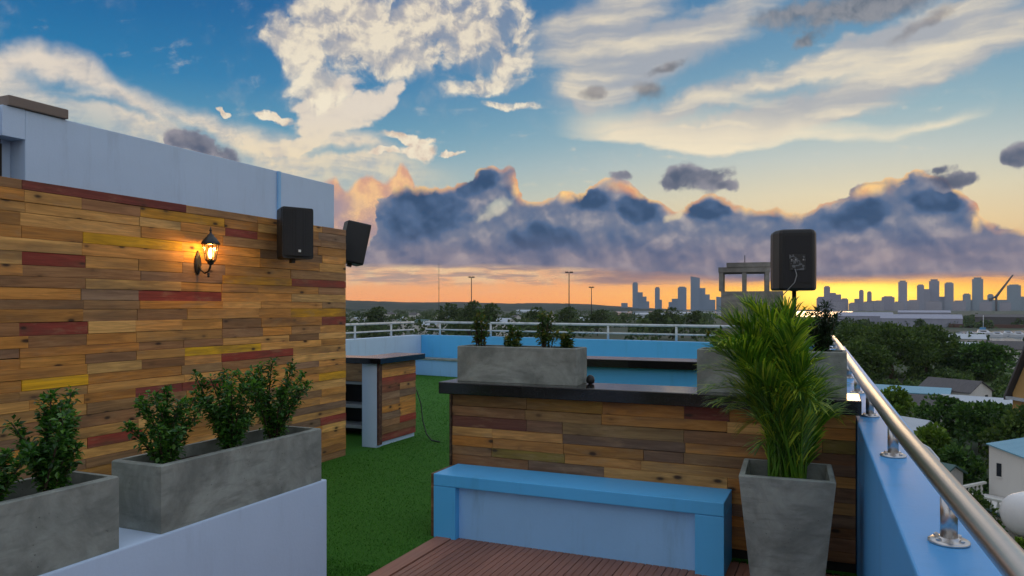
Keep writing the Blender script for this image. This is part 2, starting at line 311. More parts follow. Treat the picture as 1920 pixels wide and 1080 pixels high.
# ------------------------------------------------------------------ mesh helpers
class MB:
    """collects faces, builds ONE mesh object"""
    def __init__(s): s.v, s.f, s.sm = [], [], []
    def add(s, vs, fs, smooth=False, M=None):
        b = len(s.v)
        s.v += [(M @ Vector(p)) if M else Vector(p) for p in vs]
        s.f += [tuple(i + b for i in f) for f in fs]; s.sm += [smooth] * len(fs)
        return s
    def box(s, x0, x1, y0, y1, z0, z1, M=None, ch=0.0):
        if ch <= 0:
            return s.add([(x, y, z) for z in (z0, z1) for y in (y0, y1) for x in (x0, x1)],
                         [(0, 2, 3, 1), (4, 5, 7, 6), (0, 1, 5, 4), (2, 6, 7, 3), (0, 4, 6, 2), (1, 3, 7, 5)], M=M)
        bm = bmesh.new(); bmesh.ops.create_cube(bm, size=1)
        for q in bm.verts: q.co = ((x0 + x1) / 2 + q.co.x * (x1 - x0), (y0 + y1) / 2 + q.co.y * (y1 - y0), (z0 + z1) / 2 + q.co.z * (z1 - z0))
        bmesh.ops.bevel(bm, geom=bm.edges[:], offset=ch, segments=2, profile=.6, affect='EDGES')
        bm.verts.index_update()
        s.add([q.co.copy() for q in bm.verts], [[q.index for q in f.verts] for f in bm.faces], M=M); bm.free()
        return s
    def tube(s, pts, r, n=10, cap=True, smooth=True):
        pts = [Vector(p) for p in pts]; rs = r if isinstance(r, (list, tuple)) else [r] * len(pts)
        vs, fs = [], []; up = Vector((0, 0, 1)); prev = None
        for i, p in enumerate(pts):
            d = (pts[min(i + 1, len(pts) - 1)] - pts[max(i - 1, 0)]).normalized()
            if prev is None:
                a = d.cross(up); a = a.normalized() if a.length > 1e-3 else Vector((1, 0, 0))
            else: a = (prev - d * prev.dot(d)).normalized()
            prev = a; b = d.cross(a)
            vs += [p + (a * math.cos(2 * math.pi * k / n) + b * math.sin(2 * math.pi * k / n)) * rs[i] for k in range(n)]
        for i in range(len(pts) - 1):
            fs += [(i * n + k, i * n + (k + 1) % n, (i + 1) * n + (k + 1) % n, (i + 1) * n + k) for k in range(n)]
        s.add(vs, fs, smooth)
        if cap:
            b = len(s.v) - len(vs); e = b + (len(pts) - 1) * n
            s.f += [tuple(b + k for k in reversed(range(n))), tuple(e + k for k in range(n))]; s.sm += [False, False]
        return s
    def lathe(s, prof, n=20, M=None, smooth=True):
        vs, fs = [], []
        for r, z in prof: vs += [(r * math.cos(2 * math.pi * k / n), r * math.sin(2 * math.pi * k / n), z) for k in range(n)]
        for i in range(len(prof) - 1):
            fs += [(i * n + k, i * n + (k + 1) % n, (i + 1) * n + (k + 1) % n, (i + 1) * n + k) for k in range(n)]
        fs += [tuple(reversed(range(n))), tuple((len(prof) - 1) * n + k for k in range(n))]
        return s.add(vs, fs, smooth, M)
    def prism(s, poly, z0, z1, M=None):
        m = len(poly)
        return s.add([(x, y, z0) for x, y in poly] + [(x, y, z1) for x, y in poly],
                     [tuple(reversed(range(m))), tuple(range(m, 2 * m))] + [(i, (i + 1) % m, m + (i + 1) % m, m + i) for i in range(m)], M=M)
    def loft(s, rings, M=None, smooth=False):
        m = len(rings[0]); vs = [p for r in rings for p in r]
        fs = [(i * m + k, i * m + (k + 1) % m, (i + 1) * m + (k + 1) % m, (i + 1) * m + k) for i in range(len(rings) - 1) for k in range(m)]
        fs += [tuple(reversed(range(m))), tuple((len(rings) - 1) * m + k for k in range(m))]
        return s.add(vs, fs, smooth, M)
    def mesh(s, name, mat):
        me = bpy.data.meshes.new(name); me.from_pydata([tuple(p) for p in s.v], [], s.f)
        me.polygons.foreach_set('use_smooth', s.sm); me.update()
        if mat: me.materials.append(mat)
        return me
    def build(s, name, mat, parent=None, loc=None, rot=None):
        return place(name, s.mesh(name, mat), parent, loc, rot)
def place(name, me, parent=None, loc=None, rot=None):
    o = bpy.data.objects.new(name, me); COL.objects.link(o)
    if parent: o.parent = parent
    if loc is not None: o.location = loc
    if rot is not None: o.rotation_euler = rot if not isinstance(rot, (int, float)) else (0, 0, rot)
    return o
def tag(o, label, cat, group=None):
    o['label'] = label; o['category'] = cat
    if group: o['group'] = group
    return o
def thing(name, label, cat, loc=(0, 0, 0), rotz=0.0, group=None):
    return tag(place(name, None, None, loc, rotz), label, cat, group)
def kind(o, k): o['kind'] = k; return o
def copy_tree(o, parent=None, loc=None, rotz=None, scale=None):
    c = o.copy(); COL.objects.link(c)
    if parent: c.parent = parent
    if loc is not None: c.location = loc
    if rotz is not None: c.rotation_euler = (0, 0, rotz)
    if scale is not None: c.scale = scale if not isinstance(scale, (int, float)) else (scale,) * 3
    for ch in o.children: copy_tree(ch, c)
    return c

# ------------------------------------------------------------------ materials
def material(name, fn, rough=.6, metal=0.0, spec=.5):
    m = bpy.data.materials.new(name); m.use_nodes = True
    t = m.node_tree; p = t.nodes['Principled BSDF']; n = NT(t)
    p.inputs['Roughness'].default_value = rough; p.inputs['Metallic'].default_value = metal; p.inputs['Specular IOR Level'].default_value = spec
    r = fn(n, p)
    if r is not None: n.put(p.inputs['Base Color'], r)
    return m
def co(n, which='Object'): return E(n, n.node('ShaderNodeTexCoord').outputs[which])
def scaled(n, v, x, y, z): return n.v('MULTIPLY', v, (x, y, z))
def bump(n, p, h, dist=.004, st=.5):
    b = n.node('ShaderNodeBump'); b.inputs['Strength'].default_value = st; b.inputs['Distance'].default_value = dist
    n.put(b.inputs['Height'], h); n.put(p.inputs['Normal'], b.outputs[0])
def c4(r, g=None, b=None): return (r, r if g is None else g, r if b is None else b, 1.0)

def m_wood(n, p):
    info = n.node('ShaderNodeObjectInfo')
    rnd = E(n, info.outputs['Random']); v = co(n)
    off = n.xyz(rnd * 37.0, rnd * 91.0, rnd * 13.0)
    g = n.v('ADD', scaled(n, v, 2.2, 30.0, 30.0), off)
    g1 = n.noise(g, 1.0, 6, .65, 1.2); g2 = n.noise(n.v('ADD', scaled(n, v, 5.0, 160.0, 160.0), off), 1.0, 3, .6)
    kv = n.v('ADD', scaled(n, v, 5.0, 11.0, 11.0), off)
    kn = n.voro(kv, 1.0, 'F1', rand=1.0); ksel = n.sep(E(n, n.t.nodes[-1].outputs['Color']))[0]
    knot = n.step(kn, .20, .07) * n.step(ksel, .38, .42)
    halo = n.step(kn, .46, .1) * n.step(ksel, .38, .42)
    base = E(n, info.outputs['Color'])
    c = n.mix(n.step(g1, .32, .72), n.mix(1.0, base, c4(.66, .60, .54), 'MULTIPLY'), n.mix(1.0, base, c4(1.12, 1.1, 1.05), 'MULTIPLY'))
    c = n.mix(n.step(g2, .5, .8) * .35, c, n.mix(1.0, base, c4(.5, .42, .36), 'MULTIPLY'))
    worn = n.noise(n.v('ADD', scaled(n, v, 3.5, 14.0, 14.0), off), 1.0, 5, .7)
    c = n.mix(n.step(worn, .5, .72) * .4, c, c4(.42, .26, .13))
    c = n.mix(halo * .3, c, c4(.11, .055, .022)); c = n.mix(knot * .9, c, c4(.025, .012, .007))
    c = n.mix(n.step(n.noise(n.v('ADD', scaled(n, v, 1.1, 6.0, 6.0), off), 1.0, 4, .6), .46, .72) * .6, c, c4(.12, .068, .04))
    bump(n, p, g1 * .6 + g2 * .4 - knot * .4, .003, .5)
    return c
M_wood = material('reclaimed_wood', m_wood, rough=.62, spec=.35)
def m_plaster(col, dirt=.5, rough=.6, sc=1.0):
    def f(n, p):
        v = co(n); a = n.noise(v, 1.3 * sc, 6, .65); b = n.noise(v, 60.0 * sc, 3, .6); d = n.noise(scaled(n, v, 5.0, 5.0, .7), 1.0 * sc, 5, .7)
        c = n.mix(n.step(a, .35, .75) * .25 * dirt, col, tuple(x * .72 for x in col[:3]) + (1,))
        c = n.mix(n.step(d, .50, .76) * .38 * dirt, c, tuple(x * .6 for x in col[:3]) + (1,))
        bump(n, p, b + a * 2.0, .003, .25)
        return c
    return f
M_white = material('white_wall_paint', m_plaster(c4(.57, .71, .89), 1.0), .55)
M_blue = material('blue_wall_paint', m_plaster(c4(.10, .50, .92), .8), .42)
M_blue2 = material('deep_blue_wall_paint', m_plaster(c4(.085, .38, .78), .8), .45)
M_pale = material('pale_blue_paint', m_plaster(c4(.31, .60, .93), 1.2), .5)
def m_concrete(col, seed, sc=1.0):
    def f(n, p):
        v = n.v('ADD', co(n), (seed * 3.1, seed * 1.7, seed)); a = n.noise(v, 3.2 * sc, 7, .66, .6); b = n.noise(scaled(n, v, 3, 3, 14), 2.0 * sc, 5, .6); f_ = n.noise(v, 90 * sc, 3, .6)
        pit = n.step(n.voro(v, 38 * sc, 'F1'), .16, .06) * n.step(n.noise(v, 9 * sc, 2), .52, .6)
        c = n.mix(n.step(a, .3, .7), tuple(x * .6 for x in col[:3]) + (1,), tuple(x * 1.25 for x in col[:3]) + (1,))
        c = n.mix(n.step(b, .48, .72) * .5, c, tuple(x * .5 for x in col[:3]) + (1,))
        c = n.mix(n.step(n.noise(scaled(n, v, 1, 1, .6), 1.8 * sc, 5, .7), .55, .75) * .35, c, tuple(x * y for x, y in zip(col[:3], (1.45, 1.4, 1.3))) + (1,))
        c = n.mix(pit * .7, c, tuple(x * .3 for x in col[:3]) + (1,))
        bump(n, p, a * .5 + f_ * .3 - pit, .004, .45)
        return c
    return f
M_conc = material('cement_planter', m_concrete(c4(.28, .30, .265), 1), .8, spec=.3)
M_conc2 = material('raw_concrete', m_concrete(c4(.27, .26, .24), 5, .12), .85, spec=.2)
M_granite = material('black_granite', lambda n, p: n.mix(n.step(n.noise(co(n), 120, 3), .55, .7) * .4, c4(.008), c4(.05, .05, .055)), .13, spec=.6)
M_soil = material('soil', lambda n, p: n.mix(n.noise(co(n), 40, 5), c4(.01, .007, .005), c4(.05, .034, .022)), .95, spec=.1)
M_steel = material('stainless_steel', lambda n, p: n.mix(n.noise(scaled(n, co(n), 60, 60, 3), 1.0, 3) * .5, c4(.62, .60, .58), c4(.42, .41, .40)), .30, 1.0)
M_rail = material('white_painted_rail', lambda n, p: n.mix(n.step(n.noise(co(n), 9, 5), .45, .75), c4(.62, .66, .68), c4(.40, .42, .42)), .4)
M_black = material('black_plastic', lambda n, p: n.mix(n.noise(co(n), 150, 3), c4(.010, .011, .012), c4(.028, .029, .030)), .5, spec=.4)
M_grille = material('speaker_grille', lambda n, p: n.mix(n.step(n.voro(co(n), 260, 'F1', rand=0.0), .25, .45), c4(.004), c4(.022, .022, .024)), .6, spec=.35)
M_iron = material('black_iron', lambda n, p: n.mix(n.noise(co(n), 40, 4), c4(.008), c4(.022, .02, .018)), .4, spec=.5)
M_badge = material('pale_badge', lambda n, p: n.mix(n.noise(co(n), 80, 2), c4(.65), c4(.8)), .4)
M_panel = material('grey_input_panel', lambda n, p: n.mix(n.step(n.noise(co(n), 46, 2), .54, .60), c4(.02), c4(.13, .14, .15)), .5)
M_cable = material('black_cable', lambda n, p: n.mix(n.noise(co(n), 30, 2), c4(.008), c4(.02)), .5)
M_gcable = material('pale_grey_cable', lambda n, p: n.mix(n.noise(co(n), 30, 2), c4(.16), c4(.24)), .5)
M_dark = material('dark_void', lambda n, p: n.mix(n.noise(co(n), 6, 4), c4(.012, .010, .009), c4(.03, .025, .02)), .8)
def m_leaf(dark, light, mid=None, spec=.35, sss=.35):
    def f(n, p):
        g = n.node('ShaderNodeNewGeometry'); r = E(n, g.outputs['Random Per Island'])
        v = n.noise(co(n), 6.0, 3)
        pts = [(0.0, dark), (.55, mid or tuple((a + b) / 2 for a, b in zip(dark, light))), (.88, light), (1.0, light)]
        c = n.ramp((r * .75 + n.step(v, .3, .7) * .25), pts)
        t = n.node('ShaderNodeBsdfTranslucent'); n.put(t.inputs[0], n.mix(1.0, c, c4(1.3, 1.25, .7), 'MULTIPLY'))
        m = n.node('ShaderNodeMixShader'); m.inputs[0].default_value = sss
        out = n.t.nodes['Material Output']; n.put(p.inputs['Base Color'], c)
        n.t.links.new(p.outputs[0], m.inputs[1]); n.t.links.new(t.outputs[0], m.inputs[2]); n.t.links.new(m.outputs[0], out.inputs[0])
    return f
M_shrub = material('shrub_leaf', m_leaf(c4(.012, .048, .012), c4(.13, .30, .035), c4(.04, .14, .02)), .38)
M_shrub2 = material('sparse_shrub_leaf', m_leaf(c4(.02, .06, .015), c4(.24, .20, .04), c4(.06, .13, .025)), .42)
M_pine = material('dark_needle', m_leaf(c4(.008, .025, .010), c4(.03, .07, .022)), .5)
M_palm = material('palm_leaf', m_leaf(c4(.018, .075, .008), c4(.46, .56, .045), c4(.11, .26, .02)), .42)
M_cane = material('palm_cane', lambda n, p: n.mix(n.step(n.noise(scaled(n, co(n), 4, 4, 30), 1.0, 3), .4, .7), c4(.05, .13, .02), c4(.16, .22, .04)), .5)
M_bark = material('bark', lambda n, p: n.mix(n.noise(scaled(n, co(n), 9, 9, 2), 1.0, 5), c4(.03, .022, .016), c4(.11, .085, .06)), .9, spec=.1)
M_tree = material('tree_leaf', m_leaf(c4(.022, .050, .014), c4(.11, .17, .035), c4(.055, .105, .022), sss=.3), .6, spec=.2)
M_tree2 = material('broad_leaf', m_leaf(c4(.016, .050, .014), c4(.10, .20, .035), c4(.045, .11, .022), sss=.3), .5, spec=.25)
M_lime = material('lime_leaf', m_leaf(c4(.04, .10, .012), c4(.20, .30, .04), c4(.10, .19, .02), sss=.3), .5, spec=.25)
M_far = material('far_foliage', m_leaf(c4(.028, .055, .022), c4(.10, .14, .045), c4(.055, .09, .032), sss=.2), .8, spec=.1)
# ------------------------------------------------------------------ terrace: slab, turf, deck
GZ = -14.0
def m_slab(n, p): return n.mix(n.noise(co(n), .8, 6), c4(.3, .3, .3), c4(.42, .42, .42))
M_slab = material('building_render', m_slab, .8)
kind(MB().prism([(.52, -4), (.04, 14.75), (-9.75, 16.36), (-9.75, -4)], GZ, -.06).build('roof_slab', M_slab), 'structure')
def m_turf(n, p):
    v = co(n); a = n.noise(v, 1.6, 5, .6); b = n.noise(v, 90, 4, .7)
    c = n.mix(n.step(b, .3, .7), c4(.014, .070, .007), c4(.065, .21, .018)); c = n.mix(n.step(a, .4, .7) * .35, c, c4(.03, .13, .010))
    bump(n, p, b, .012, .8)
    return c
M_turf = material('artificial_turf', m_turf, .85, spec=.15)
kind(MB().prism([(-2.634, -3.5), (-2.634, 5.0), (.16, 5.0), (-.12, 14.4), (-9.42, 15.9), (-9.42, -3.5)], -.05, 0.0).build('turf_floor', M_turf), 'structure')
M_blade = material('turf_blade', m_leaf(c4(.014, .08, .007), c4(.075, .24, .018), c4(.036, .14, .011), sss=.2), .6, spec=.2)
rng = random.Random(5)
v_, f_ = [], []
for i in range(52000):
    y = 3.3 + 8.2 * rng.random() ** 1.5; x = rng.uniform(-4.95 if y > 4 else -3.3, -2.63 if y < 5.06 else -2.2)
    h = rng.uniform(.007, .014); a = rng.uniform(0, 6.283); w = rng.uniform(.0016, .003) * (1 + (y - 3.3) * .15)
    b = len(v_); ca, sa = math.cos(a) * w, math.sin(a) * w; lx, ly = rng.gauss(0, .008), rng.gauss(0, .008)
    v_ += [(x - ca, y - sa, .0), (x + ca, y + sa, .0), (x + lx, y + ly, h)]; f_.append((b, b + 1, b + 2))
for i in range(36000):
    y = 8.3 + 7.3 * rng.random(); x = rng.uniform(-9.3, -4.95 if y < 11.5 else -2.4)
    h = rng.uniform(.007, .014); a = rng.uniform(0, 6.283); w = rng.uniform(.004, .008)
    b = len(v_); ca, sa = math.cos(a) * w, math.sin(a) * w
    v_ += [(x - ca, y - sa, .0), (x + ca, y + sa, .0), (x + rng.gauss(0, .009), y + rng.gauss(0, .009), h)]; f_.append((b, b + 1, b + 2))
me = bpy.data.meshes.new('turf_grass'); me.from_pydata(v_, [], f_); me.materials.append(M_blade)
kind(place('turf_grass', me), 'stuff')

def m_deck(n, p):
    info = n.node('ShaderNodeObjectInfo'); r = E(n, info.outputs['Random']); v = n.v('ADD', co(n), n.xyz(r * 9.0, r * 31.0, 0.0))
    g = n.noise(scaled(n, v, 60, 2.5, 60), 1.0, 5, .65); d = n.noise(v, 2.2, 5, .6)
    c = n.mix(g, c4(.19, .072, .042), c4(.40, .19, .125)); c = n.mix(n.step(d, .45, .7) * .3, c, c4(.20, .12, .085))
    c = n.mix(1.0, c, n.ramp(r, [(0, c4(.82)), (1, c4(1.12))]), 'MULTIPLY')
    bump(n, p, g, .002, .4)
    return c
M_deck = material('brown_deck_board', m_deck, .55, spec=.4)
deck = kind(MB().box(-2.632, .14, -2.5, 5.04, -.05, -.012).build('deck_floor', M_dark), 'structure')
def board_mesh(w, L):
    """grooved composite board lying along Y"""
    prof = [(-w / 2, -.02), (-w / 2, -.002), (-w / 2 + .002, 0)]; k = 3
    for i in range(1, k):
        x = -w / 2 + w * i / k; prof += [(x - .0045, 0), (x - .003, -.004), (x + .003, -.004), (x + .0045, 0)]
    prof += [(w / 2 - .002, 0), (w / 2, -.002), (w / 2, -.02)]; m = len(prof)
    vs = [(x, 0, z) for x, z in prof] + [(x, L, z) for x, z in prof]
    return MB().add(vs, [(i, i + 1, m + i + 1, m + i) for i in range(m - 1)] + [tuple(range(m)), tuple(reversed(range(m, 2 * m)))]).mesh('deck_board', M_deck)
bw = .138; bm_full = board_mesh(bw - .005, 4.7); rng = random.Random(3)
edge_b = MB().box(-.06, .06, -2.4, 5.03, -.02, .002, ch=.003).build('edge_board', M_deck, deck, (-2.572, 0, .006))
for i in range(19):
    x = -2.44 + bw * i
    cut = rng.uniform(1.2, 2.3)
    place('deck_board', bm_full, deck, (x, cut - 4.704, 0)); place('deck_board', bm_full, deck, (x, cut, 0)).scale.y = (5.03 - cut) / 4.7

# ------------------------------------------------------------------ planks
TAN = [(.82, .40, .11), (.74, .33, .075), (.86, .47, .15), (.62, .28, .065), (.78, .34, .07), (.70, .35, .10)]
GRY = [(.44, .22, .10), (.50, .27, .11), (.38, .19, .08), (.34, .20, .12)]
RED, DRED, YEL, GOLD = (.40, .062, .040), (.27, .06, .045), (.93, .47, .015), (.84, .38, .03)
PLANKS = {}
def plank_mesh(L, h):
    k = (round(L, 3), round(h, 4))
    if k not in PLANKS:
        g, t, c = .0009, .018, .0016
        x0, x1, z0, z1 = g, L - g, g, h - g
        q = [(x0, 0, z0), (x1, 0, z0), (x1, 0, z1), (x0, 0, z1), (x0, -t + c, z0), (x1, -t + c, z0), (x1, -t + c, z1), (x0, -t + c, z1),
             (x0 + c, -t, z0 + c), (x1 - c, -t, z0 + c), (x1 - c, -t, z1 - c), (x0 + c, -t, z1 - c)]
        fs = []
        for a in (0, 4): fs += [(a + i, a + (i + 1) % 4, a + 4 + (i + 1) % 4, a + 4 + i) for i in range(4)]
        PLANKS[k] = MB().add(q, fs + [(8, 9, 10, 11)]).mesh('plank', M_wood)
    return PLANKS[k]
def clad(parent, origin, rotz, joints, top, h, marks, seed, runs=(1, 2, 2, 2), dark=1.0, mixg=.36):
    """rows of uneven planks over a face: local +x along the joints list, outwards is local -y; marks: (height, s0, s1, colour)"""
    rg = random.Random(seed); c, s = math.cos(rotz), math.sin(rotz)
    zs = [0.0]
    while zs[-1] < top - h * .6: zs.append(zs[-1] + h * rg.choice((.86, .94, 1.0, 1.0, 1.08, 1.18)))
    k = top / zs[-1]; zs = [z * k for z in zs]
    for r in range(len(zs) - 1):
        z0, hh = zs[r], zs[r + 1] - zs[r]
        cols = [None] * (len(joints) - 1)
        for (mz, s0, s1, colr) in marks:
            if z0 <= mz < zs[r + 1]:
                for i in range(len(cols)):
                    if s0 <= (joints[i] + joints[i + 1]) / 2 <= s1: cols[i] = colr
        jt = [q + (rg.uniform(-.05, .05) * (joints[1] if len(joints) < 4 else joints[2] - joints[1]) if 0 < n_ < len(joints) - 1 else 0) for n_, q in enumerate(joints)]
        i = 0
        while i < len(cols):
            L = rg.choice(runs) if i else rg.choice((1, 2))
            j = i + 1
            while j < min(i + L, len(cols)) and cols[j] is cols[i]: j += 1
            if cols[i] is not None:
                while j < len(cols) and cols[j] is cols[i] and j - i < 3: j += 1
            col = cols[i] or (rg.choice(GRY) if rg.random() < mixg else rg.choice(TAN))
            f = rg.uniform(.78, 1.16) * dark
            q = rg.uniform(0, .008); ln = jt[j] - jt[i]; lq = max(.2, round(ln / .2) * .2); hq = round(hh / .01) * .01
            o = place('plank', plank_mesh(lq, hq), parent, Vector(origin) + Vector((c * jt[i] + s * q, s * jt[i] - c * q, z0)), (0, rg.gauss(0, .0022), rotz))
            o.scale = (ln / lq, 1, hh / hq)
            w = rg.uniform(.92, 1.08)
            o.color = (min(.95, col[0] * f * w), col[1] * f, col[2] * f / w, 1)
            i = j

# big plank wall: a face along +Y that looks towards +X
WX = -5.02
def on_wall(px, py, X=WX):
    d = ray(px, 575); t = X / d.x
    return d.y * t, EYE + (HOR - py) / F * t
wall_marks = []
for px0, px1, py, colr in [(0, 150, 475, RED), (420, 513, 447, DRED), (250, 415, 556, RED), (548, 654, 530, RED), (0, 150, 627, RED), (414, 548, 665, RED), (602, 654, 607, RED), (330, 412, 716, RED), (250, 340, 728, DRED),
                           (600, 654, 780, RED), (170, 250, 828, RED), (20, 345, 372, DRED), (0, 20, 345, YEL), (152, 342, 446, YEL), (250, 414, 402, GOLD), (0, 20, 550, YEL), (414, 548, 522, GOLD), (548, 654, 593, YEL),
                           (342, 488, 652, YEL), (0, 150, 722, YEL), (600, 654, 701, YEL), (250, 414, 372, GOLD)]:
    s0, _ = on_wall(px0, py); s1, _ = on_wall(px1, py); _, z = on_wall((max(px0, 1) + px1) / 2, py)
    wall_marks.append((z, s0 - 1.05, s1 - 1.05, colr))
ww = MB().box(-5.27, WX - .001, 1.05, 6.86, 0, 2.497).build('plank_wall', M_dark)
tag(ww, 'tall wall clad in mixed brown, red and yellow reclaimed planks with a lit lantern on it', 'wall')
jw = [0.0, 1.05, 1.78] + [3.28 + .4475 * k - 1.05 for k in range(0, 9)]; jw[-1] = 5.81
clad(ww, (WX, 1.05, 0), R(90), jw, 2.5, .075, wall_marks, 11, (1, 1, 2, 2))

# ------------------------------------------------------------------ white block behind the plank wall
wb = thing('white_building', 'plain white flat-topped block rising behind the plank wall', 'building', (-5.3, 3.33, 0))
b = MB()
b.box(-4.2, 0, .16, 3.72, 0, 3.05, ch=.006)                        # main wall beyond the opening
b.box(-4.2, 0, 0, .158, 2.84, 3.05); b.box(-4.2, -.16, -4.2, .158, 0, 2.838); b.box(-4.2, -.03, -4.2, -.002, 2.84, 3.048)
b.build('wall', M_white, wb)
MB().box(-.30, .025, .03, .47, 3.052, 3.125, ch=.008).build('coping', material('brown_coping', m_plaster(c4(.22, .17, .14)), .8), wb)
MB().box(.001, .022, 2.76, 2.80, 2.0, 3.047).build('cover_strip', M_pale, wb)
lw = MB()
for z in (2.30, 2.80): lw.box(-.15, -.10, -1.2, .05, z, z + .03)
lw.box(-.15, -.10, .03, .06, 2.33, 2.80); lw.box(-.155, -.15, -1.2, .06, 2.30, 2.83)
louvre = lw.build('louvre_window', M_dark, wb)
sm = MB().box(-.03, .03, -1.2, .03, -.004, .004).mesh('slat', M_white)
for k in range(7): place('slat', sm, louvre, (-.115, 0, 2.36 + k * .063), (0, R(38), 0))

# ------------------------------------------------------------------ lantern on the plank wall
ly, lz = on_wall(396, 475, -4.84)
wl = thing('wall_lantern', 'black iron coach lantern, lit, on the plank wall', 'wall lamp', (-4.998, ly, lz - .075)); wl.scale = (.8, .8, .8)
pl = MB()
pl.loft([[(0.004 + d, y * s, z * s) for y, z in [(0, -.13), (.032, -.09), (.043, -.02), (.036, .05), (.016, .10), (0, .13), (-.016, .10), (-.036, .05), (-.043, -.02), (-.032, -.09)]] for d, s in ((0, 1), (.014, .98), (.026, .7))])
pl.build('backplate', M_iron, wl)
arm = [(0.02, 0, -.02), (.06, 0, -.085), (.11, 0, -.115), (.16, 0, -.095), (.185, 0, -.05), (.19, 0, .0)]
MB().tube(arm, [.011, .010, .010, .010, .011, .012], 8).lathe([(.004, -.16), (.014, -.15), (.01, -.135), (.016, -.12), (.008, -.11)], 10, Matrix.Translation((.16, 0, 0))).build('arm', M_iron, wl)
fr_ = MB(); N6 = 6; LC = Vector((.19, 0, 0))
fr_.lathe([(.012, -.03), (.03, -.02), (.036, 0), (.05, .012), (.052, .02)], 6, Matrix.Translation(LC), False)
ring = lambda r, z: [Vector((.19 + r * math.cos(2 * math.pi * (k + .5) / N6), r * math.sin(2 * math.pi * (k + .5) / N6), z)) for k in range(N6)]
r0, r1 = ring(.052, .02), ring(.083, .19)
for k in range(6):
    fr_.tube([r0[k], r1[k]], .0045, 6); fr_.tube([r1[k], r1[(k + 1) % 6]], .0055, 6); fr_.tube([r0[k], r0[(k + 1) % 6]], .0045, 6)
frame = fr_.build('lantern_frame', M_iron, wl)
cap = MB().lathe([(.098, .187), (.100, .196), (.080, .225), (.058, .256), (.040, .270), (.034, .285), (.014, .30), (.009, .325), (.016, .335), (.007, .35), (.002, .375)], 12, Matrix.Translation(LC), True)
cap.build('lantern_roof', M_iron, wl)
def m_glass(n, p):
    p.inputs['Transmission Weight'].default_value = .0
    t = n.node('ShaderNodeBsdfTransparent'); t.inputs[0].default_value = (.97, .93, .82, 1)
    g = n.node('ShaderNodeBsdfGlossy'); g.inputs['Roughness'].default_value = .1
    m = n.node('ShaderNodeMixShader'); m.inputs[0].default_value = .07
    n.t.links.new(t.outputs[0], m.inputs[1]); n.t.links.new(g.outputs[0], m.inputs[2]); n.t.links.new(m.outputs[0], n.t.nodes['Material Output'].inputs[0])
M_glass = material('clear_pane', m_glass)
for k in range(6):
    MB().add([r0[k], r0[(k + 1) % 6], r1[(k + 1) % 6], r1[k]], [(0, 1, 2, 3)]).build('pane', M_glass, frame)
def m_glow(n, p):
    p.inputs['Emission Color'].default_value = (1.0, .60, .16, 1); p.inputs['Emission Strength'].default_value = 11.0
    return c4(.9, .7, .4)
MB().lathe([(.006, .03), (.017, .045), (.026, .075), (.028, .10), (.020, .13), (.006, .15)], 14, Matrix.Translation(LC)).build('bulb', material('lit_bulb', m_glow), wl)
MB().lathe([(.012, .018), (.013, .045)], 10, Matrix.Translation(LC)).build('bulb_holder', M_iron, wl)
pd = bpy.data.lights.new('lantern_light', 'POINT'); pd.energy = 7.5; pd.color = (1.0, .55, .14); pd.shadow_soft_size = .03
po = bpy.data.objects.new('lantern_light', pd); COL.objects.link(po); po.parent = wl; po.location = (.19, 0, .165)

# ------------------------------------------------------------------ loudspeakers
def speaker_bodies(w=.34, d=.30, h=.51):
    """trapezoid cabinet: front at local -y, rounded grille, narrower back"""
    e = MB(); fw, bw_ = w / 2, w * .30
    def ringz(z, k):
        return [(-fw * k, -d * .32, z), (-fw * k, -d * .45, z), (fw * k, -d * .45, z), (fw * k, -d * .32, z), (bw_ * k, d * .5 * k, z), (-bw_ * k, d * .5 * k, z)]
    e.loft([ringz(0, .93), ringz(.02, 1), ringz(h - .02, 1), ringz(h - .006, .97), ringz(h, .90)])
    g = MB(); m = 8
    def gz(z, k): return [(-fw * .93 * k, -d * .455, z)] + [(fw * .93 * k * (2 * i / m - 1), -d * .46 - .03 * (1 - (2 * i / m - 1) ** 2), z) for i in range(m + 1)] + [(fw * .93 * k, -d * .455, z)]
    g.loft([gz(.025, .98), gz(.035, 1), gz(h - .035, 1), gz(h - .025, .98)])
    return e, g
eb, gb = speaker_bodies()
s1y, s1z = on_wall(545, 486, -4.82)
sp = thing('loudspeaker', 'black loudspeaker hung on the plank wall beyond the lit lantern', 'loudspeaker', (-4.80, s1y, s1z), R(65))
eb.build('cabinet', M_black, sp); gb.build('grille', M_grille, sp)
MB().box(-.012, .012, -.176, -.166, .062, .086).build('badge', M_badge, sp)
MB().box(-.03, .03, .10, .30, .2, .3).build('bracket', M_iron, sp)
MB().box(-.02, .02, -.03, .03, -.04, .004).build('pole_socket', M_iron, sp)
sp.scale = (.92, .92, .95)
sp2 = copy_tree(sp, loc=tuple(at(655, 494, 8.75)), rotz=R(150)); sp2.rotation_euler = (R(12), 0, R(140)); sp2.location.z -= .0
tag(sp2, 'black loudspeaker tilted downwards on the far end of the white block', 'loudspeaker'); sp.pop('group', None)
# ------------------------------------------------------------------ low white wall in front
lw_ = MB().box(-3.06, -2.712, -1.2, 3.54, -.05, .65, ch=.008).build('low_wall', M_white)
tag(lw_, 'low white wall carrying two long cement planters beside the turf', 'wall')

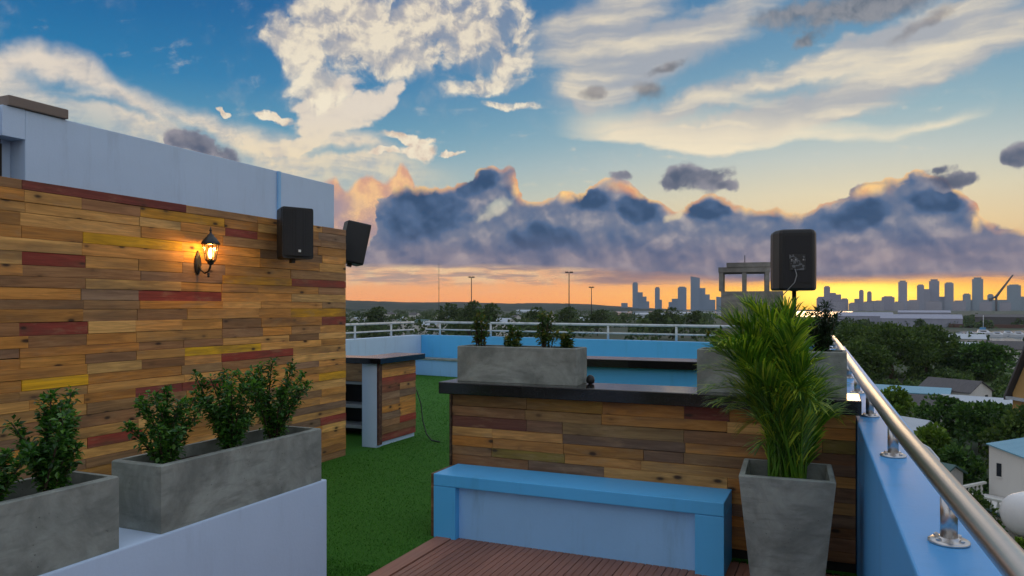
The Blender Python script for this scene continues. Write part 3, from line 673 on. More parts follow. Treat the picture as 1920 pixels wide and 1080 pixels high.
# ------------------------------------------------------------------ planters and their plants
def planter(name, label, loc, rotz, bw_, bl, tw, tl, h, th=.028, group='cement planters', seed=0, soil=.055):
    t = thing(name, label, 'planter', loc, rotz, group)
    rect = lambda w, l, z: [(-l / 2, -w / 2, z), (l / 2, -w / 2, z), (l / 2, w / 2, z), (-l / 2, w / 2, z)]
    k = (h - soil - .02) / h
    iw, il = bw_ + (tw - bw_) * k, bl + (tl - bl) * k
    c = .006
    rings = [rect(bw_, bl, 0), rect(tw - .0, tl, h - c), rect(tw - 2 * c, tl - 2 * c, h), rect(tw - 2 * th, tl - 2 * th, h), rect(iw - 2 * th, il - 2 * th, h - soil - .02)]
    b = MB(); vs = [p for r in rings for p in r]
    fs = [(i * 4 + q, i * 4 + (q + 1) % 4, (i + 1) * 4 + (q + 1) % 4, (i + 1) * 4 + q) for i in range(len(rings) - 1) for q in range(4)] + [(3, 2, 1, 0)]
    b.add(vs, fs); b.build('trough', M_conc, t)
    # heaped soil
    rg = random.Random(seed); nx, ny = 14, 6; sv, sf = [], []
    il2, iw2 = il / 2 - th, iw / 2 - th
    for j in range(ny + 1):
        for i in range(nx + 1):
            ed = i in (0, nx) or j in (0, ny)
            sv.append((il2 * (2 * i / nx - 1), iw2 * (2 * j / ny - 1), h - soil - .012 + (0 if ed else rg.uniform(.0, .022))))
    for j in range(ny):
        for i in range(nx): a = j * (nx + 1) + i; sf.append((a, a + 1, a + nx + 2, a + nx + 1))
    MB().add(sv, sf, True).build('soil', M_soil, t)
    return t
def leaf_quads(b, p, d, up, L, w, fold=.25):
    """one pointed leaf: four vertices along direction d, folded on its midrib"""
    d = d.normalized(); s = d.cross(up)
    s = s.normalized() if s.length > 1e-4 else Vector((1, 0, 0)); nrm = s.cross(d)
    m = p + d * L * .45
    b.add([p, m + s * w * .5 + nrm * w * fold, p + d * L - nrm * L * .10, m - s * w * .5 + nrm * w * fold, m], [(0, 1, 2, 4), (0, 4, 2, 3)])
def shrub(name, label, loc, h, r, seed, mat=None, n_stem=7, leaf=(.029, .018), group=None, per=60, low=.1, cat='shrub', lean=0.0):
    rg = random.Random(seed); t = thing(name, label, cat, loc, rg.uniform(0, 6), group)
    st, lf = MB(), MB()
    for k in range(n_stem):
        a = 6.283 * k / n_stem * 2.4 + rg.uniform(-.5, .5); rr = r * rg.uniform(.3, 1.15); hh = h * rg.choice((rg.uniform(.3, .6), rg.uniform(.6, 1.0), rg.uniform(.75, 1.0)))
        b0 = Vector((rg.gauss(0, .012), rg.gauss(0, .012), -.02)); tip = Vector((math.cos(a) * rr + lean, math.sin(a) * rr, hh))
        if k == 0: tip = Vector((rg.gauss(0, .015) + lean, rg.gauss(0, .015), h))
        mid = (b0 + tip) / 2 + Vector((rg.gauss(0, .02), rg.gauss(0, .02), h * .08)) - Vector((math.cos(a), math.sin(a), 0)) * rr * .15
        pts = [b0 * (1 - u) ** 2 + mid * 2 * u * (1 - u) + tip * u * u for u in [i / 6 for i in range(7)]]
        st.tube(pts, [.005 * (1 - .75 * i / 6) + .001 for i in range(7)], 5, False)
        for q in range(per):
            u = low + (1 - low) * rg.random() ** .8
            p = b0 * (1 - u) ** 2 + mid * 2 * u * (1 - u) + tip * u * u
            tw = Vector((rg.gauss(0, 1), rg.gauss(0, 1), rg.gauss(.35, .6))).normalized()
            off = tw * rg.uniform(.003, .030 * (h / .34) * (1.2 - .6 * u))
            L = leaf[0] * rg.uniform(.6, 1.25)
            leaf_quads(lf, p + off, (tw + Vector((rg.gauss(0, .5), rg.gauss(0, .5), rg.gauss(.1, .4)))), Vector((rg.gauss(0, .3), rg.gauss(0, .3), 1)), L, leaf[1] * L / leaf[0])
    st.build('stem', M_bark, t); lf.build('foliage', mat or M_shrub, t)
    return t
P1 = planter('long_planter', 'long grey cement planter on the low white wall, cut off by the picture edge', (-2.876, 1.62, .651), R(90), .31, 1.12, .31, 1.12, .30, seed=1)
P2 = planter('long_planter', 'long grey cement planter with three bushy shrubs on the end of the low wall', (-2.876, 2.945, .651), R(90), .31, 1.11, .31, 1.11, .30, seed=2)
SO = .651 + .30 - .05
gs = 'shrubs in the planters on the low wall'
shrub('leafy_shrub', 'tall bushy green shrub at the turf-side end of the cut-off planter', (-2.87, 1.99, SO), .40, .19, 21, n_stem=13, per=200, group=gs)
shrub('leafy_shrub', 'lower dark shrub just behind the tall one in the cut-off planter', (-2.88, 1.74, SO), .25, .17, 22, n_stem=11, per=190, group=gs)
shrub('leafy_shrub', 'dark shrub at the picture edge in the cut-off planter', (-2.86, 1.46, SO), .32, .19, 23, n_stem=11, per=190, group=gs)
shrub('leafy_shrub', 'two-peaked green shrub at the near end of the three-shrub planter', (-2.87, 2.56, SO), .36, .19, 24, n_stem=13, per=200, group=gs)
shrub('leafy_shrub', 'bright bushy green shrub in the middle of the three-shrub planter', (-2.87, 2.93, SO), .41, .21, 25, n_stem=15, per=200, group=gs)
shrub('leafy_shrub', 'dark shrub leaning out over the far end of the three-shrub planter', (-2.87, 3.29, SO), .45, .21, 26, n_stem=14, per=200, group=gs, lean=.04)

# ------------------------------------------------------------------ front bar
BY = 5.065
bar = MB().box(-2.705, .105, BY + .02, 5.34, 0, .988).build('bar_counter', M_dark)
tag(bar, 'long bar clad in dark reclaimed planks with a black granite top behind the blue bench', 'bar counter')
MB().box(-2.775, .135, 4.972, 5.385, .990, 1.080, ch=.006).build('counter_top', M_granite, bar)
MB().box(-2.722, -2.706, BY - .018, 5.345, .002, .988).build('corner_trim', M_wood, bar).color = (.07, .05, .035, 1)
BJ = [0.0] + [.045 + .287 * k for k in range(1, 10)] + [2.81]
def on_bar(px, py, Y=BY):
    d = ray(px, 575); t = Y / d.y
    return d.x * t, EYE + (HOR - py) / F * t
bar_marks = []
for px0, px1, py, colr in [(985, 1122, 762, (.58, .35, .07)), (918, 1050, 854, (.52, .34, .06)), (860, 985, 792, (.27, .10, .065)), (1288, 1385, 777, (.28, .07, .05)), (1530, 1612, 848, (.36, .26, .05)), (1355, 1388, 888, (.52, .37, .17)), (862, 985, 748, (.36, .23, .09)),
                           (1060, 1260, 812, (.40, .25, .10)), (985, 1122, 775, (.40, .24, .09))]:
    s0, _ = on_bar(px0, py); s1, _ = on_bar(px1, py); _, z = on_bar((px0 + px1) / 2, py)
    bar_marks.append((z - .062, s0 + 2.705, s1 + 2.705, colr))
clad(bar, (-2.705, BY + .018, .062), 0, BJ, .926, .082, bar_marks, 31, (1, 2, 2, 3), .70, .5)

PB1 = planter('bar_planter', 'grey cement planter with four small reddish shrubs on the bar top', (-2.20, 5.225, 1.081), 0, .24, .965, .24, .965, .268, .024, seed=3)
PB2 = planter('bar_planter', 'grey cement planter on the bar top, half hidden behind the palm', (-.405, 5.225, 1.081), 0, .25, .92, .25, .92, .285, .024, seed=4)
gb_ = 'small shrubs in the planters on the bar'
ZB = 1.081 + .268 - .05
for px, h, r_, sd_, lab in [(903, .32, .085, 41, 'tallest sparse reddish shrub at the turf end of the bar planter'), (962, .19, .075, 42, 'low bushy reddish shrub, second from the turf end of the bar planter'),
                            (1026, .31, .085, 43, 'tall sparse yellowish shrub, third from the turf end of the bar planter'), (1062, .16, .07, 44, 'shortest green shrub at the palm end of the bar planter')]:
    d = ray(px, 575); t = 5.22 / d.y
    shrub('small_shrub', lab, (d.x * t, 5.22, ZB), h, r_, sd_, M_shrub2, 9, (.036, .020), gb_, 60, .25)
d = ray(1541, 575); t = 5.22 / d.y
shrub('small_shrub', 'dark pointed needle shrub in the bar planter behind the palm', (d.x * t, 5.22, ZB + .01), .36, .12, 45, M_pine, 14, (.036, .010), gb_, 190, .1)
d = ray(1350, 575); t = 5.22 / d.y
shrub('small_shrub', 'low green shrub behind the palm fronds in the bar planter', (d.x * t, 5.22, ZB + .01), .18, .10, 46, M_shrub2, 9, (.036, .02), gb_, 60, .2)
d = ray(1107, 575); t = 5.28 / d.y
bl = MB().lathe([(.014, 0), (.026, .005), (.032, .022), (.030, .042), (.021, .058), (.008, .066)], 16).build('black_pot', M_black, None, (d.x * t, 5.28, 1.081))
tag(bl, 'small round black pot on the bar top beside the cement planter', 'pot')

# ------------------------------------------------------------------ blue bench
bn = thing('bench', 'built-in blue painted bench with a paler recessed front, against the plank bar', 'bench', (-2.652, 4.68, 0))
L_, D_ = 2.02, .375
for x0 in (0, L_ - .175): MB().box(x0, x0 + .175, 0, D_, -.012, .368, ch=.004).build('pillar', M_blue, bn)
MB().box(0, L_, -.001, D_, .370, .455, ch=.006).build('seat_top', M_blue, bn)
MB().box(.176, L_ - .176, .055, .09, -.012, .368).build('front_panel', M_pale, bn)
MB().box(-.026, -.002, .01, D_, -.012, .452).build('side_board', M_wood, bn).color = (.16, .09, .05, 1)

# ------------------------------------------------------------------ tall pot with palm
pot_c = Vector((-.262, 4.49, -.012))
planter('tall_pot', 'tall tapered grey cement pot holding the areca palm', pot_c, R(3), .34, .34, .49, .49, .742, .03, seed=7, soil=.09, group=None)
pm = thing('areca_palm', 'bushy areca palm with fine arching green fronds in the tall pot', 'palm', (pot_c.x, pot_c.y, .63))
rg = random.Random(17)
def frond(tip, seed, wob=.1, leaf=.26, nl=46, bare=.3):
    r = random.Random(seed)
    b0 = Vector((r.uniform(-.10, .10), r.uniform(-.08, .08), 0)); tip = Vector(tip)
    mid = b0 * .45 + tip * .55 + Vector((0, 0, .24 + .10 * r.random())) - Vector((tip.x, tip.y, 0)) * .28
    P_ = lambda u: b0 * (1 - u) ** 2 + mid * 2 * u * (1 - u) + tip * u * u
    T_ = lambda u: ((mid - b0) * (1 - u) + (tip - mid) * u).normalized()
    b = MB(); b.tube([P_(i / 8) for i in range(9)], [.0075 * (1 - .85 * i / 8) + .0007 for i in range(9)], 5, False)
    for i in range(nl):
        u = bare + (1 - bare) * (i + r.random() * .7) / nl
        p, tg = P_(u), T_(u); sd = tg.cross(Vector((0, 0, 1)))
        sd = sd.normalized() if sd.length > .02 else Vector((1, 0, 0)); upn = sd.cross(tg)
        for sgn in (-1, 1):
            L = leaf * (.55 + .75 * math.sin(math.pi * min(1, (u - bare) / (1 - bare) * .85 + .12))) * r.uniform(.8, 1.15)
            dv = (tg * .85 + sd * sgn * (.52 - .22 * u) + upn * r.uniform(.05, .38) + Vector((r.gauss(0, .08), r.gauss(0, .08), 0))).normalized()
            w = .0036 * r.uniform(.8, 1.35); wd = dv.cross(upn).normalized() * w
            q1 = p + dv * L * .45 + Vector((0, 0, -.00)); q2 = p + dv * L * .8 + Vector((0, 0, -.018 * L / .2)); q3 = p + dv * L + Vector((0, 0, -.042 * L / .2))
            b.add([p - wd * .3, p + wd * .3, q1 + wd, q1 - wd, q2 + wd * .75, q2 - wd * .75, q3], [(0, 1, 2, 3), (3, 2, 4, 5), (5, 4, 6)])
    return b
tips = []
for px, py in [(1352, 600), (1372, 584), (1396, 572), (1418, 580), (1440, 570), (1458, 590), (1478, 580), (1500, 612), (1342, 640), (1326, 668), (1318, 700), (1322, 735), (1340, 760), (1378, 640), (1408, 640), (1440, 640), (1470, 650),
               (1360, 700), (1395, 700), (1428, 700), (1500, 680), (1535, 690), (1560, 720), (1580, 752), (1592, 790), (1535, 760), (1375, 770), (1400, 800), (1480, 720), (1455, 740), (1510, 740), (1350, 660), (1388, 610), (1430, 612)]:
    tips.append(at(1446 + (px - 1446) * .86, py + 8 if py < 660 else py - 6, 4.12 + rg.uniform(-.28, .30)) - Vector((pot_c.x, pot_c.y, .63)))
for i, tp_ in enumerate(tips):
    L = tp_.length
    frond(tp_, 100 + i, leaf=.15 + .07 * min(1.2, L), nl=74, bare=.2 if L > .7 else .12).build('frond', M_palm, pm)
for k in range(16):
    a = 6.283 * k / 16 + rg.uniform(-.2, .2); q = rg.uniform(.14, .34)
    frond((math.cos(a) * q, math.sin(a) * q, rg.uniform(.24, .66)), 300 + k, leaf=.13, nl=34, bare=.12).build('frond', M_palm, pm)
for k in range(9):
    a = rg.uniform(0, 6.28); r_ = rg.uniform(.02, .09); hh = rg.uniform(.26, .5)
    MB().tube([(r_ * math.cos(a), r_ * math.sin(a), -.03), (r_ * 1.3 * math.cos(a), r_ * 1.3 * math.sin(a), hh * .5), (r_ * 1.7 * math.cos(a), r_ * 1.7 * math.sin(a), hh)], [.008, .007, .005], 7).build('cane', M_cane, pm)

# ------------------------------------------------------------------ speaker on its stand behind the bar
sx_ = at(1489, 575, 6.2); 
ss_ = thing('speaker_stand', 'black tripod speaker stand behind the bar, palm in front of it', 'speaker stand', (sx_.x, sx_.y, 0))
MB().tube([(0, 0, .35), (0, 0, 1.78)], .017, 10).build('pole', M_black, ss_)
MB().tube([(0, 0, .62), (0, 0, .76)], .028, 10).build('collar', M_black, ss_)
for k in range(3):
    a = R(30 + 120 * k)
    MB().tube([(.02 * math.cos(a), .02 * math.sin(a), .66), (.42 * math.cos(a), .42 * math.sin(a), .014)], .012, 8).build('leg', M_black, ss_)
eb2, gb2 = speaker_bodies(.345, .30, .50)
sp3 = thing('stage_loudspeaker', 'black loudspeaker on a tripod stand above the palm, seen from behind', 'loudspeaker', (sx_.x, sx_.y, 1.785), R(192))
def back_cab():
    e = MB(); w, d, h = .345, .30, .495
    def rg_(z, k, kk=1.0):
        return [(-w / 2 * k, -d * .40, z), (-w * .44 * k, -d * .5, z), (w * .44 * k, -d * .5, z), (w / 2 * k, -d * .40, z), (w / 2 * k, d * .05, z), (w * .40 * k, d * .44 * kk, z), (w * .34 * k, d * .5 * kk, z), (-w * .34 * k, d * .5 * kk, z), (-w * .40 * k, d * .44 * kk, z), (-w / 2 * k, d * .05, z)]
    e.loft([rg_(0, .92, .9), rg_(.015, .99, .98), rg_(.25, 1.0, 1.0), rg_(h - .03, .99, .98), rg_(h - .010, .95, .95), rg_(h, .86, .86)])
    return e
back_cab().build('cabinet', M_black, sp3)
MB().box(-.145, .145, -.162, -.150, .03, .465, ch=.004).build('grille', M_grille, sp3)
MB().box(-.100, .100, .149, .1525, .06, .44).build('back_recess', M_grille, sp3)
ip = MB().box(-.062, .062, .1527, .158, .16, .29, ch=.002).build('input_panel', M_panel, sp3)
kme = MB().tube([(0, .158, 0), (0, .166, 0)], .006, 8).mesh('knob', M_slab)
for i in (0, 2, 3):
    for j in (1,): place('knob', kme, ip, (-.045 + .03 * i, 0, .19 + .055 * j))
MB().tube([(.02, .166, .17), (.012, .20, .12), (.03, .21, .06), (.08, .19, .0), (.115, .12, -.05), (.10, .02, -.10)], .0042, 6).build('signal_cable', M_gcable, sp3)
MB().tube([(0, .01, -.006), (0, .01, .012)], .03, 12).build('pole_socket', M_black, sp3)

# ------------------------------------------------------------------ counter at the back of the bar
d0, d1 = atz(1040, 675, 1.08), atz(1345, 675, 1.08)
bb = thing('back_counter', 'blue walled back counter with a black granite top behind the bar planters', 'bar counter', (-3.35, 7.86, 0))
MB().box(.06, 3.1, .09, .40, 0, .985).build('counter_wall', M_blue, bb)
MB().box(0, 3.12, 0, .46, .988, 1.078, ch=.006).build('counter_top', M_granite, bb)

# ------------------------------------------------------------------ service counter in line with the plank wall
sc_ = thing('service_counter', 'small plank-clad service counter with a black top and open shelves beyond the plank wall', 'bar counter', (-4.93, 7.38, 0))
MB().box(-.205, -.002, -.02, .07, 0, .982, ch=.004).box(-.205, -.022, .072, .86, 0, .982).build('end_pier', M_white, sc_)
MB().box(-.0015, .022, -.012, .06, .03, .98).build('corner_trim', M_wood, sc_).color = (.10, .04, .03, 1)
clad(sc_, (-.02, .062, .05), R(90), [0, .42, .80], .931, .082, [(.70, 0, .8, RED), (.04, 0, .8, DRED), (.60, 0, .42, (.36, .12, .06)), (.25, .42, .8, RED)], 77, (1, 2, 2), 1.0, .25)
MB().box(-.33, .10, -.09, .93, .984, 1.052, ch=.005).build('counter_top', M_granite, sc_)
MB().box(-2.3, -.21, .52, .90, .93, 1.00, ch=.004).build('counter_top', M_granite, sc_)
MB().box(-2.2, -.21, .86, .885, 0, .925).build('back_board', M_dark, sc_)
for z in (.10, .36, .66): MB().box(-2.2, -.212, .55, .858, z, z + .035).build('shelf', M_slab, sc_)
MB().box(-1.25, -1.2, .54, .857, .0, .928).build('shelf_post', M_white, sc_)
front = MB().box(-2.2, -.212, .535, .548, .70, .925).build('front_board', M_wood, sc_); front.color = (.38, .22, .10, 1)
cb = MB().tube([(-4.875, 8.17, .60), (-4.83, 8.20, .42), (-4.78, 8.16, .22), (-4.68, 8.08, .07), (-4.56, 8.0, .012), (-4.42, 7.95, .010)], .008, 6).build('power_cable', M_cable)
tag(cb, 'black cable hanging off the service counter end onto the turf', 'cable')

# ------------------------------------------------------------------ parapets and rails
PT = .95
ix = lambda y: .191 - .028 * (y - 2.2)
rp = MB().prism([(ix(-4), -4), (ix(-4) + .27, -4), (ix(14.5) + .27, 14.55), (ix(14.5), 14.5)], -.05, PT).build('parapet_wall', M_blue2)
tag(rp, 'blue parapet wall running away under the steel handrail', 'wall')
md = rp.modifiers.new('edge', 'BEVEL'); md.width = .008; md.segments = 2
BL, BR = Vector((-9.45, 16.06)), Vector((ix(14.5) - .002, 14.52))
pd_ = (BR - BL).normalized(); pn = Vector((-pd_.y, pd_.x))
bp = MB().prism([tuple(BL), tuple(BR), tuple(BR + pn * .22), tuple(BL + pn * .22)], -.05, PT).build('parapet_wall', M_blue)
tag(bp, 'blue parapet wall across the far end of the terrace under a double rail', 'wall')
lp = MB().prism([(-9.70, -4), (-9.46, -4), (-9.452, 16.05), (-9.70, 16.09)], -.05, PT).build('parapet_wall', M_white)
tag(lp, 'pale white parapet wall meeting the far blue one beyond the service counter', 'wall')
# narrow ledge along the far parapet
lg = MB(); a, b2 = BL + pd_ * .02 - pn * .002, BL + pd_ * 6.4 - pn * .002
lg.prism([tuple(a - pn * .34), tuple(b2 - pn * .34), tuple(b2), tuple(a)], .002, .37)
ledge = lg.build('ledge_bench', M_pale); tag(ledge, 'low pale blue ledge bench along the foot of the far parapet', 'bench')
MB().prism([tuple(a - pn * .37), tuple(b2 - pn * .37), tuple(b2), tuple(a)], .372, .41).build('seat_slab', M_conc, ledge)
# steel handrail beside the drop
hr = thing('handrail', 'polished stainless steel handrail on short posts along the blue parapet', 'handrail', (.3, 2, PT))
hp = [(.43, -1.0), (.395, .6), (.338, 1.878), (.307, 2.47), (.249, 3.64), (.178, 5.6), (.109, 7.92), (.02, 11.5), (-.075, 14.4)]
MB().tube([(x - .3, y - 2, .162) for x, y in hp], .0335, 18).build('rail', M_steel, hr)
def rail_x(y):
    for (x0, y0), (x1, y1) in zip(hp, hp[1:]):
        if y0 <= y <= y1: return x0 + (x1 - x0) * (y - y0) / (y1 - y0)
    return hp[-1][0]
post = MB().tube([(0, 0, .002), (0, 0, .15)], .0235, 14).mesh('post', M_steel)
flange = MB().lathe([(.056, .0), (.056, .008), (.050, .012), (.030, .013), (.027, .018)], 22).mesh('flange', M_steel)
bolt = MB().lathe([(.008, .0105), (.008, .017), (.004, .020)], 6, smooth=False).mesh('bolt', M_steel)
for k in range(10):
    y = 1.18 + 1.365 * k
    p = place('post', post, hr, (rail_x(y) - .3, y - 2, 0)); place('flange', flange, p)
    for q in range(4): place('bolt', bolt, p, (.042 * math.cos(R(45 + 90 * q)), .042 * math.sin(R(45 + 90 * q)), 0))
# bent pipes outside the parapet
for k, (y, h, lab) in enumerate([(2.86, .10, 'bent steel pipe standing outside the parapet, close to the camera end of the handrail'), (4.75, .10, 'bent steel pipe standing outside the parapet, farther along the handrail')]):
    x = ix(y) + .30
    bp_ = thing('bent_pipe', lab, 'pipe', (x, y, -.35), 0, 'bent pipes outside the parapet')
    MB().tube([(.10, .0, .0), (.10, 0, .98 + h), (.09, 0.0, 1.05 + h), (.05, .03, 1.10 + h), (.0, .10, 1.12 + h), (-.02, .22, 1.13 + h)], .013, 8).build('pipe', M_rail, bp_)
    MB().box(-.03, .10, -.02, .02, .6, .64).build('clamp', M_steel, bp_)
# double white rail on the far and pale parapets
def railing(label, p0, p1, n_posts, r=.028):
    p0, p1 = Vector(p0), Vector(p1); t = thing('railing', label, 'railing', (p0.x, p0.y, PT), 0, 'painted double railings of the terrace')
    v = p1 - p0
    for z, rr in ((.315, r), (.14, r * .62)): MB().tube([(0, 0, z), (v.x, v.y, z)], rr, 10).build('rail', M_rail, t)
    pme = MB().tube([(0, 0, .0), (0, 0, .30)], r * .85, 10).mesh('post', M_rail)
    for i in range(n_posts): place('post', pme, t, (v.x * (i + .3) / n_posts, v.y * (i + .3) / n_posts, 0))
c2 = pn * .11
railing('painted double rail on top of the far blue parapet', BL + c2 + pd_ * .05, BR + c2 - pd_ * .3, 6)
railing('painted double rail on top of the pale parapet beyond the service counter', (-9.58, 3.0), (-9.575, 15.9), 9)
# ------------------------------------------------------------------ ground, bay and far hills
def m_ground(n, p):
    v = co(n); a = n.noise(v, .02, 7, .6); b = n.noise(v, .25, 5, .65)
    c = n.mix(n.step(a, .42, .6), c4(.022, .045, .014), c4(.055, .060, .035)); c = n.mix(n.step(b, .45, .7) * .5, c, c4(.016, .032, .010))
    return c
kind(MB().add([(-4300, -4300, GZ), (4300, -4300, GZ), (4300, 4300, GZ), (-4300, 4300, GZ)], [(0, 1, 2, 3)]).build('ground', material('city_ground', m_ground, .9)), 'structure')
def m_water(n, p):
    v = co(n); bump(n, p, n.noise(scaled(n, v, .25, .05, 1), 1.0, 4, .6), .12, .6)
    return n.mix(n.noise(v, .004, 3), c4(.03, .06, .08), c4(.05, .085, .10))
M_water = material('bay_water', m_water, .16, spec=.6)
def gp(px, t, z=GZ):
    d = ray(px, HOR); return Vector((d.x * t, d.y * t, z))
def flat(pts, z): return MB().add([(p.x, p.y, z) for p in pts], [tuple(range(len(pts)))])
kind(flat([gp(1150, 1150), gp(1585, 1150), gp(1600, 2600), gp(1150, 2600)], GZ + .05).build('bay_water', M_water), 'structure')
kind(flat([gp(1770, 310), gp(2120, 330), gp(2250, 560), gp(1800, 470)], GZ + .05).build('marina_water', M_water), 'structure')
def m_hill(n, p):
    v = co(n); return n.mix(n.step(n.noise(v, .012, 6), .4, .65), c4(.020, .036, .026), c4(.055, .065, .045))
rg = random.Random(8); hv, hf = [], []
prof = [(560, 561), (620, 562), (680, 564), (740, 566), (800, 567), (860, 566), (920, 568), (960, 569), (1000, 568), (1060, 569), (1100, 570), (1140, 573), (1200, 577), (1280, 580)]
for i in range(121):
    px = 380 + 900 * i / 120
    yy = prof[0][1]
    for (a, ya), (b_, yb) in zip(prof, prof[1:]):
        if a <= px <= b_: yy = ya + (yb - ya) * (px - a) / (b_ - a)
    for t, k in ((2500, 0), (2800, .5), (3200, 1.0), (3500, .9), (3900, 0)):
        top = EYE + (HOR - yy + rg.uniform(-.35, .35)) / F * 3200
        hv.append(gp(px, t, GZ - 1 + (top - GZ + 1) * k))
for i in range(120):
    for k in range(4): a = i * 5 + k; hf.append((a, a + 5, a + 6, a + 1))
hl = MB().add(hv, hf, True).build('hills', material('hill_scrub', m_hill, .95, spec=.05)); kind(hl, 'structure')

# ------------------------------------------------------------------ trees
def crown_mesh(name, rx, ry, rz, n, leaf, mat, seed, flat_=0.0, clumps=16):
    """leafy crown made of many small leaf sprays in uneven clumps"""
    r = random.Random(seed); b = MB(); cl = []
    for k in range(clumps):
        a = r.uniform(0, 6.283); u = r.uniform(-.55, 1.0); q = math.sqrt(max(0, 1 - max(u, 0) ** 2)) * r.uniform(.25, .92)
        cl.append((Vector((math.cos(a) * q * rx, math.sin(a) * q * ry, u * rz * (1 - flat_) * .85)), r.uniform(.26, .48)))
    for i in range(n):
        c, s = r.choice(cl)
        d = Vector((r.gauss(0, 1), r.gauss(0, 1), r.gauss(.25, 1))).normalized()
        rad = s * r.uniform(.55, 1.05) ** .6
        p = c + Vector((d.x * rx * rad, d.y * ry * rad, d.z * rz * rad * .8))
        t = (d + Vector((r.gauss(0, .5), r.gauss(0, .5), r.gauss(0, .5)))).normalized(); sd = t.orthogonal().normalized(); sd = (Matrix.Rotation(r.uniform(0, 6.28), 3, t) @ sd)
        L = leaf * r.uniform(.6, 1.4)
        b.add([p, p + t * L * .5 + sd * L * .33, p + t * L, p + t * L * .5 - sd * L * .33], [(0, 1, 2, 3)])
    return b.mesh(name, mat)
def trunk_mesh(h, r, spread, seed, n=5):
    rr = random.Random(seed); b = MB()
    b.tube([(0, 0, -.3), (rr.gauss(0, .05 * h), rr.gauss(0, .05 * h), h * .5), (rr.gauss(0, .06 * h), rr.gauss(0, .06 * h), h)], [r * 1.25, r, r * .6], 8)
    for k in range(n):
        a = 6.283 * k / n + rr.uniform(-.4, .4); z0 = h * rr.uniform(.55, .85)
        b.tube([(0, 0, z0), (math.cos(a) * spread * .45, math.sin(a) * spread * .45, z0 + h * .35), (math.cos(a) * spread, math.sin(a) * spread, z0 + h * .62)], [r * .55, r * .35, r * .12], 6)
    return b.mesh('trunk', M_bark)
def tree(name, label, loc, R_, H, mat, seed, n=2600, leaf=.55, group=None, cat='tree', base=.30, clumps=18, squash=1.0):
    t = thing(name, label, cat, loc, 0, group)
    th = H * base
    place('trunk', trunk_mesh(th + H * .2, H * .028, R_ * .5, seed), t)
    rz = (H - th) / 2 * squash
    place('crown', crown_mesh('crown', R_, R_, rz, n, leaf, mat, seed, clumps=clumps), t, (0, 0, th + rz * .85))
    return t
gt = 'big dark trees beyond the handrail'
for px, t, y_top, w, mt, sd_, lab, nm in [
        (1592, 178, 602, 78, M_tree, 1, 'dark flat-crowned tree just past the far end of the handrail', 'spreading_tree'),
        (1668, 158, 606, 112, M_tree, 2, 'broad dark green tree, the largest crown beside the handrail', 'spreading_tree'),
        (1736, 164, 612, 90, M_tree, 3, 'rounded dark tree next to the largest crown', 'spreading_tree'),
        (1792, 168, 645, 92, M_tree2, 4, 'mid green tree with open trunk in front of the marina', 'spreading_tree'),
        (1846, 158, 645, 84, M_tree2, 5, 'mid green tree nearest the orange gable in the row', 'spreading_tree'),
        (1622, 146, 640, 72, M_tree, 6, 'low dark tree rising directly over the handrail', 'spreading_tree')]:
    R_ = w / F * t * .56; H = EYE - (y_top - HOR) / F * t - GZ
    tree(nm, lab, gp(px, t), R_ * 1.12, H, mt, sd_, 5200, .62, gt, clumps=34, base=.2)
gt2 = 'lush trees behind the white house'
for px, t, y_top, w, mt, sd_, lab, nm in [
        (1676, 92, 727, 62, M_lime, 11, 'bright lime green round bush close to the handrail', 'round_bush'),
        (1768, 84, 742, 92, M_tree2, 12, 'glossy dark broad-leaved tree over the grey roof', 'broad_leaved_tree'),
        (1838, 80, 744, 98, M_tree2, 13, 'glossy broad-leaved tree behind the white house gable', 'broad_leaved_tree'),
        (1906, 82, 752, 92, M_tree2, 14, 'glossy broad-leaved tree at the picture edge under the orange gable', 'broad_leaved_tree'),
        (1748, 70, 800, 70, M_lime, 15, 'yellow-green bush at the foot of the glossy trees', 'round_bush'),
        (1908, 63, 752, 84, M_tree, 21, 'dark leafy tree covering the foot of the orange gable wall', 'broad_leaved_tree'),
        (1790, 62, 838, 74, M_tree2, 16, 'dark shrubby tree beside the white house wall', 'broad_leaved_tree'),
        (1826, 46, 925, 74, M_tree, 17, 'dense dark green bush below the white house balustrade', 'round_bush'),
        (1868, 40, 985, 60, M_tree2, 18, 'dark bush under the balustrade at the lower picture edge', 'round_bush'),
        (1915, 36, 1010, 40, M_lime, 19, 'yellow-green bush at the lower picture corner', 'round_bush'),
        (1712, 56, 850, 50, M_tree, 20, 'dark bush half hidden behind the handrail', 'round_bush')]:
    R_ = w / F * t * .56; H = EYE - (y_top - HOR) / F * t - GZ
    tree(nm, lab, gp(px, t), R_, max(H, 1.2), mt, sd_, 3000, .40 if t > 50 else .26, gt2, base=.12, clumps=22)
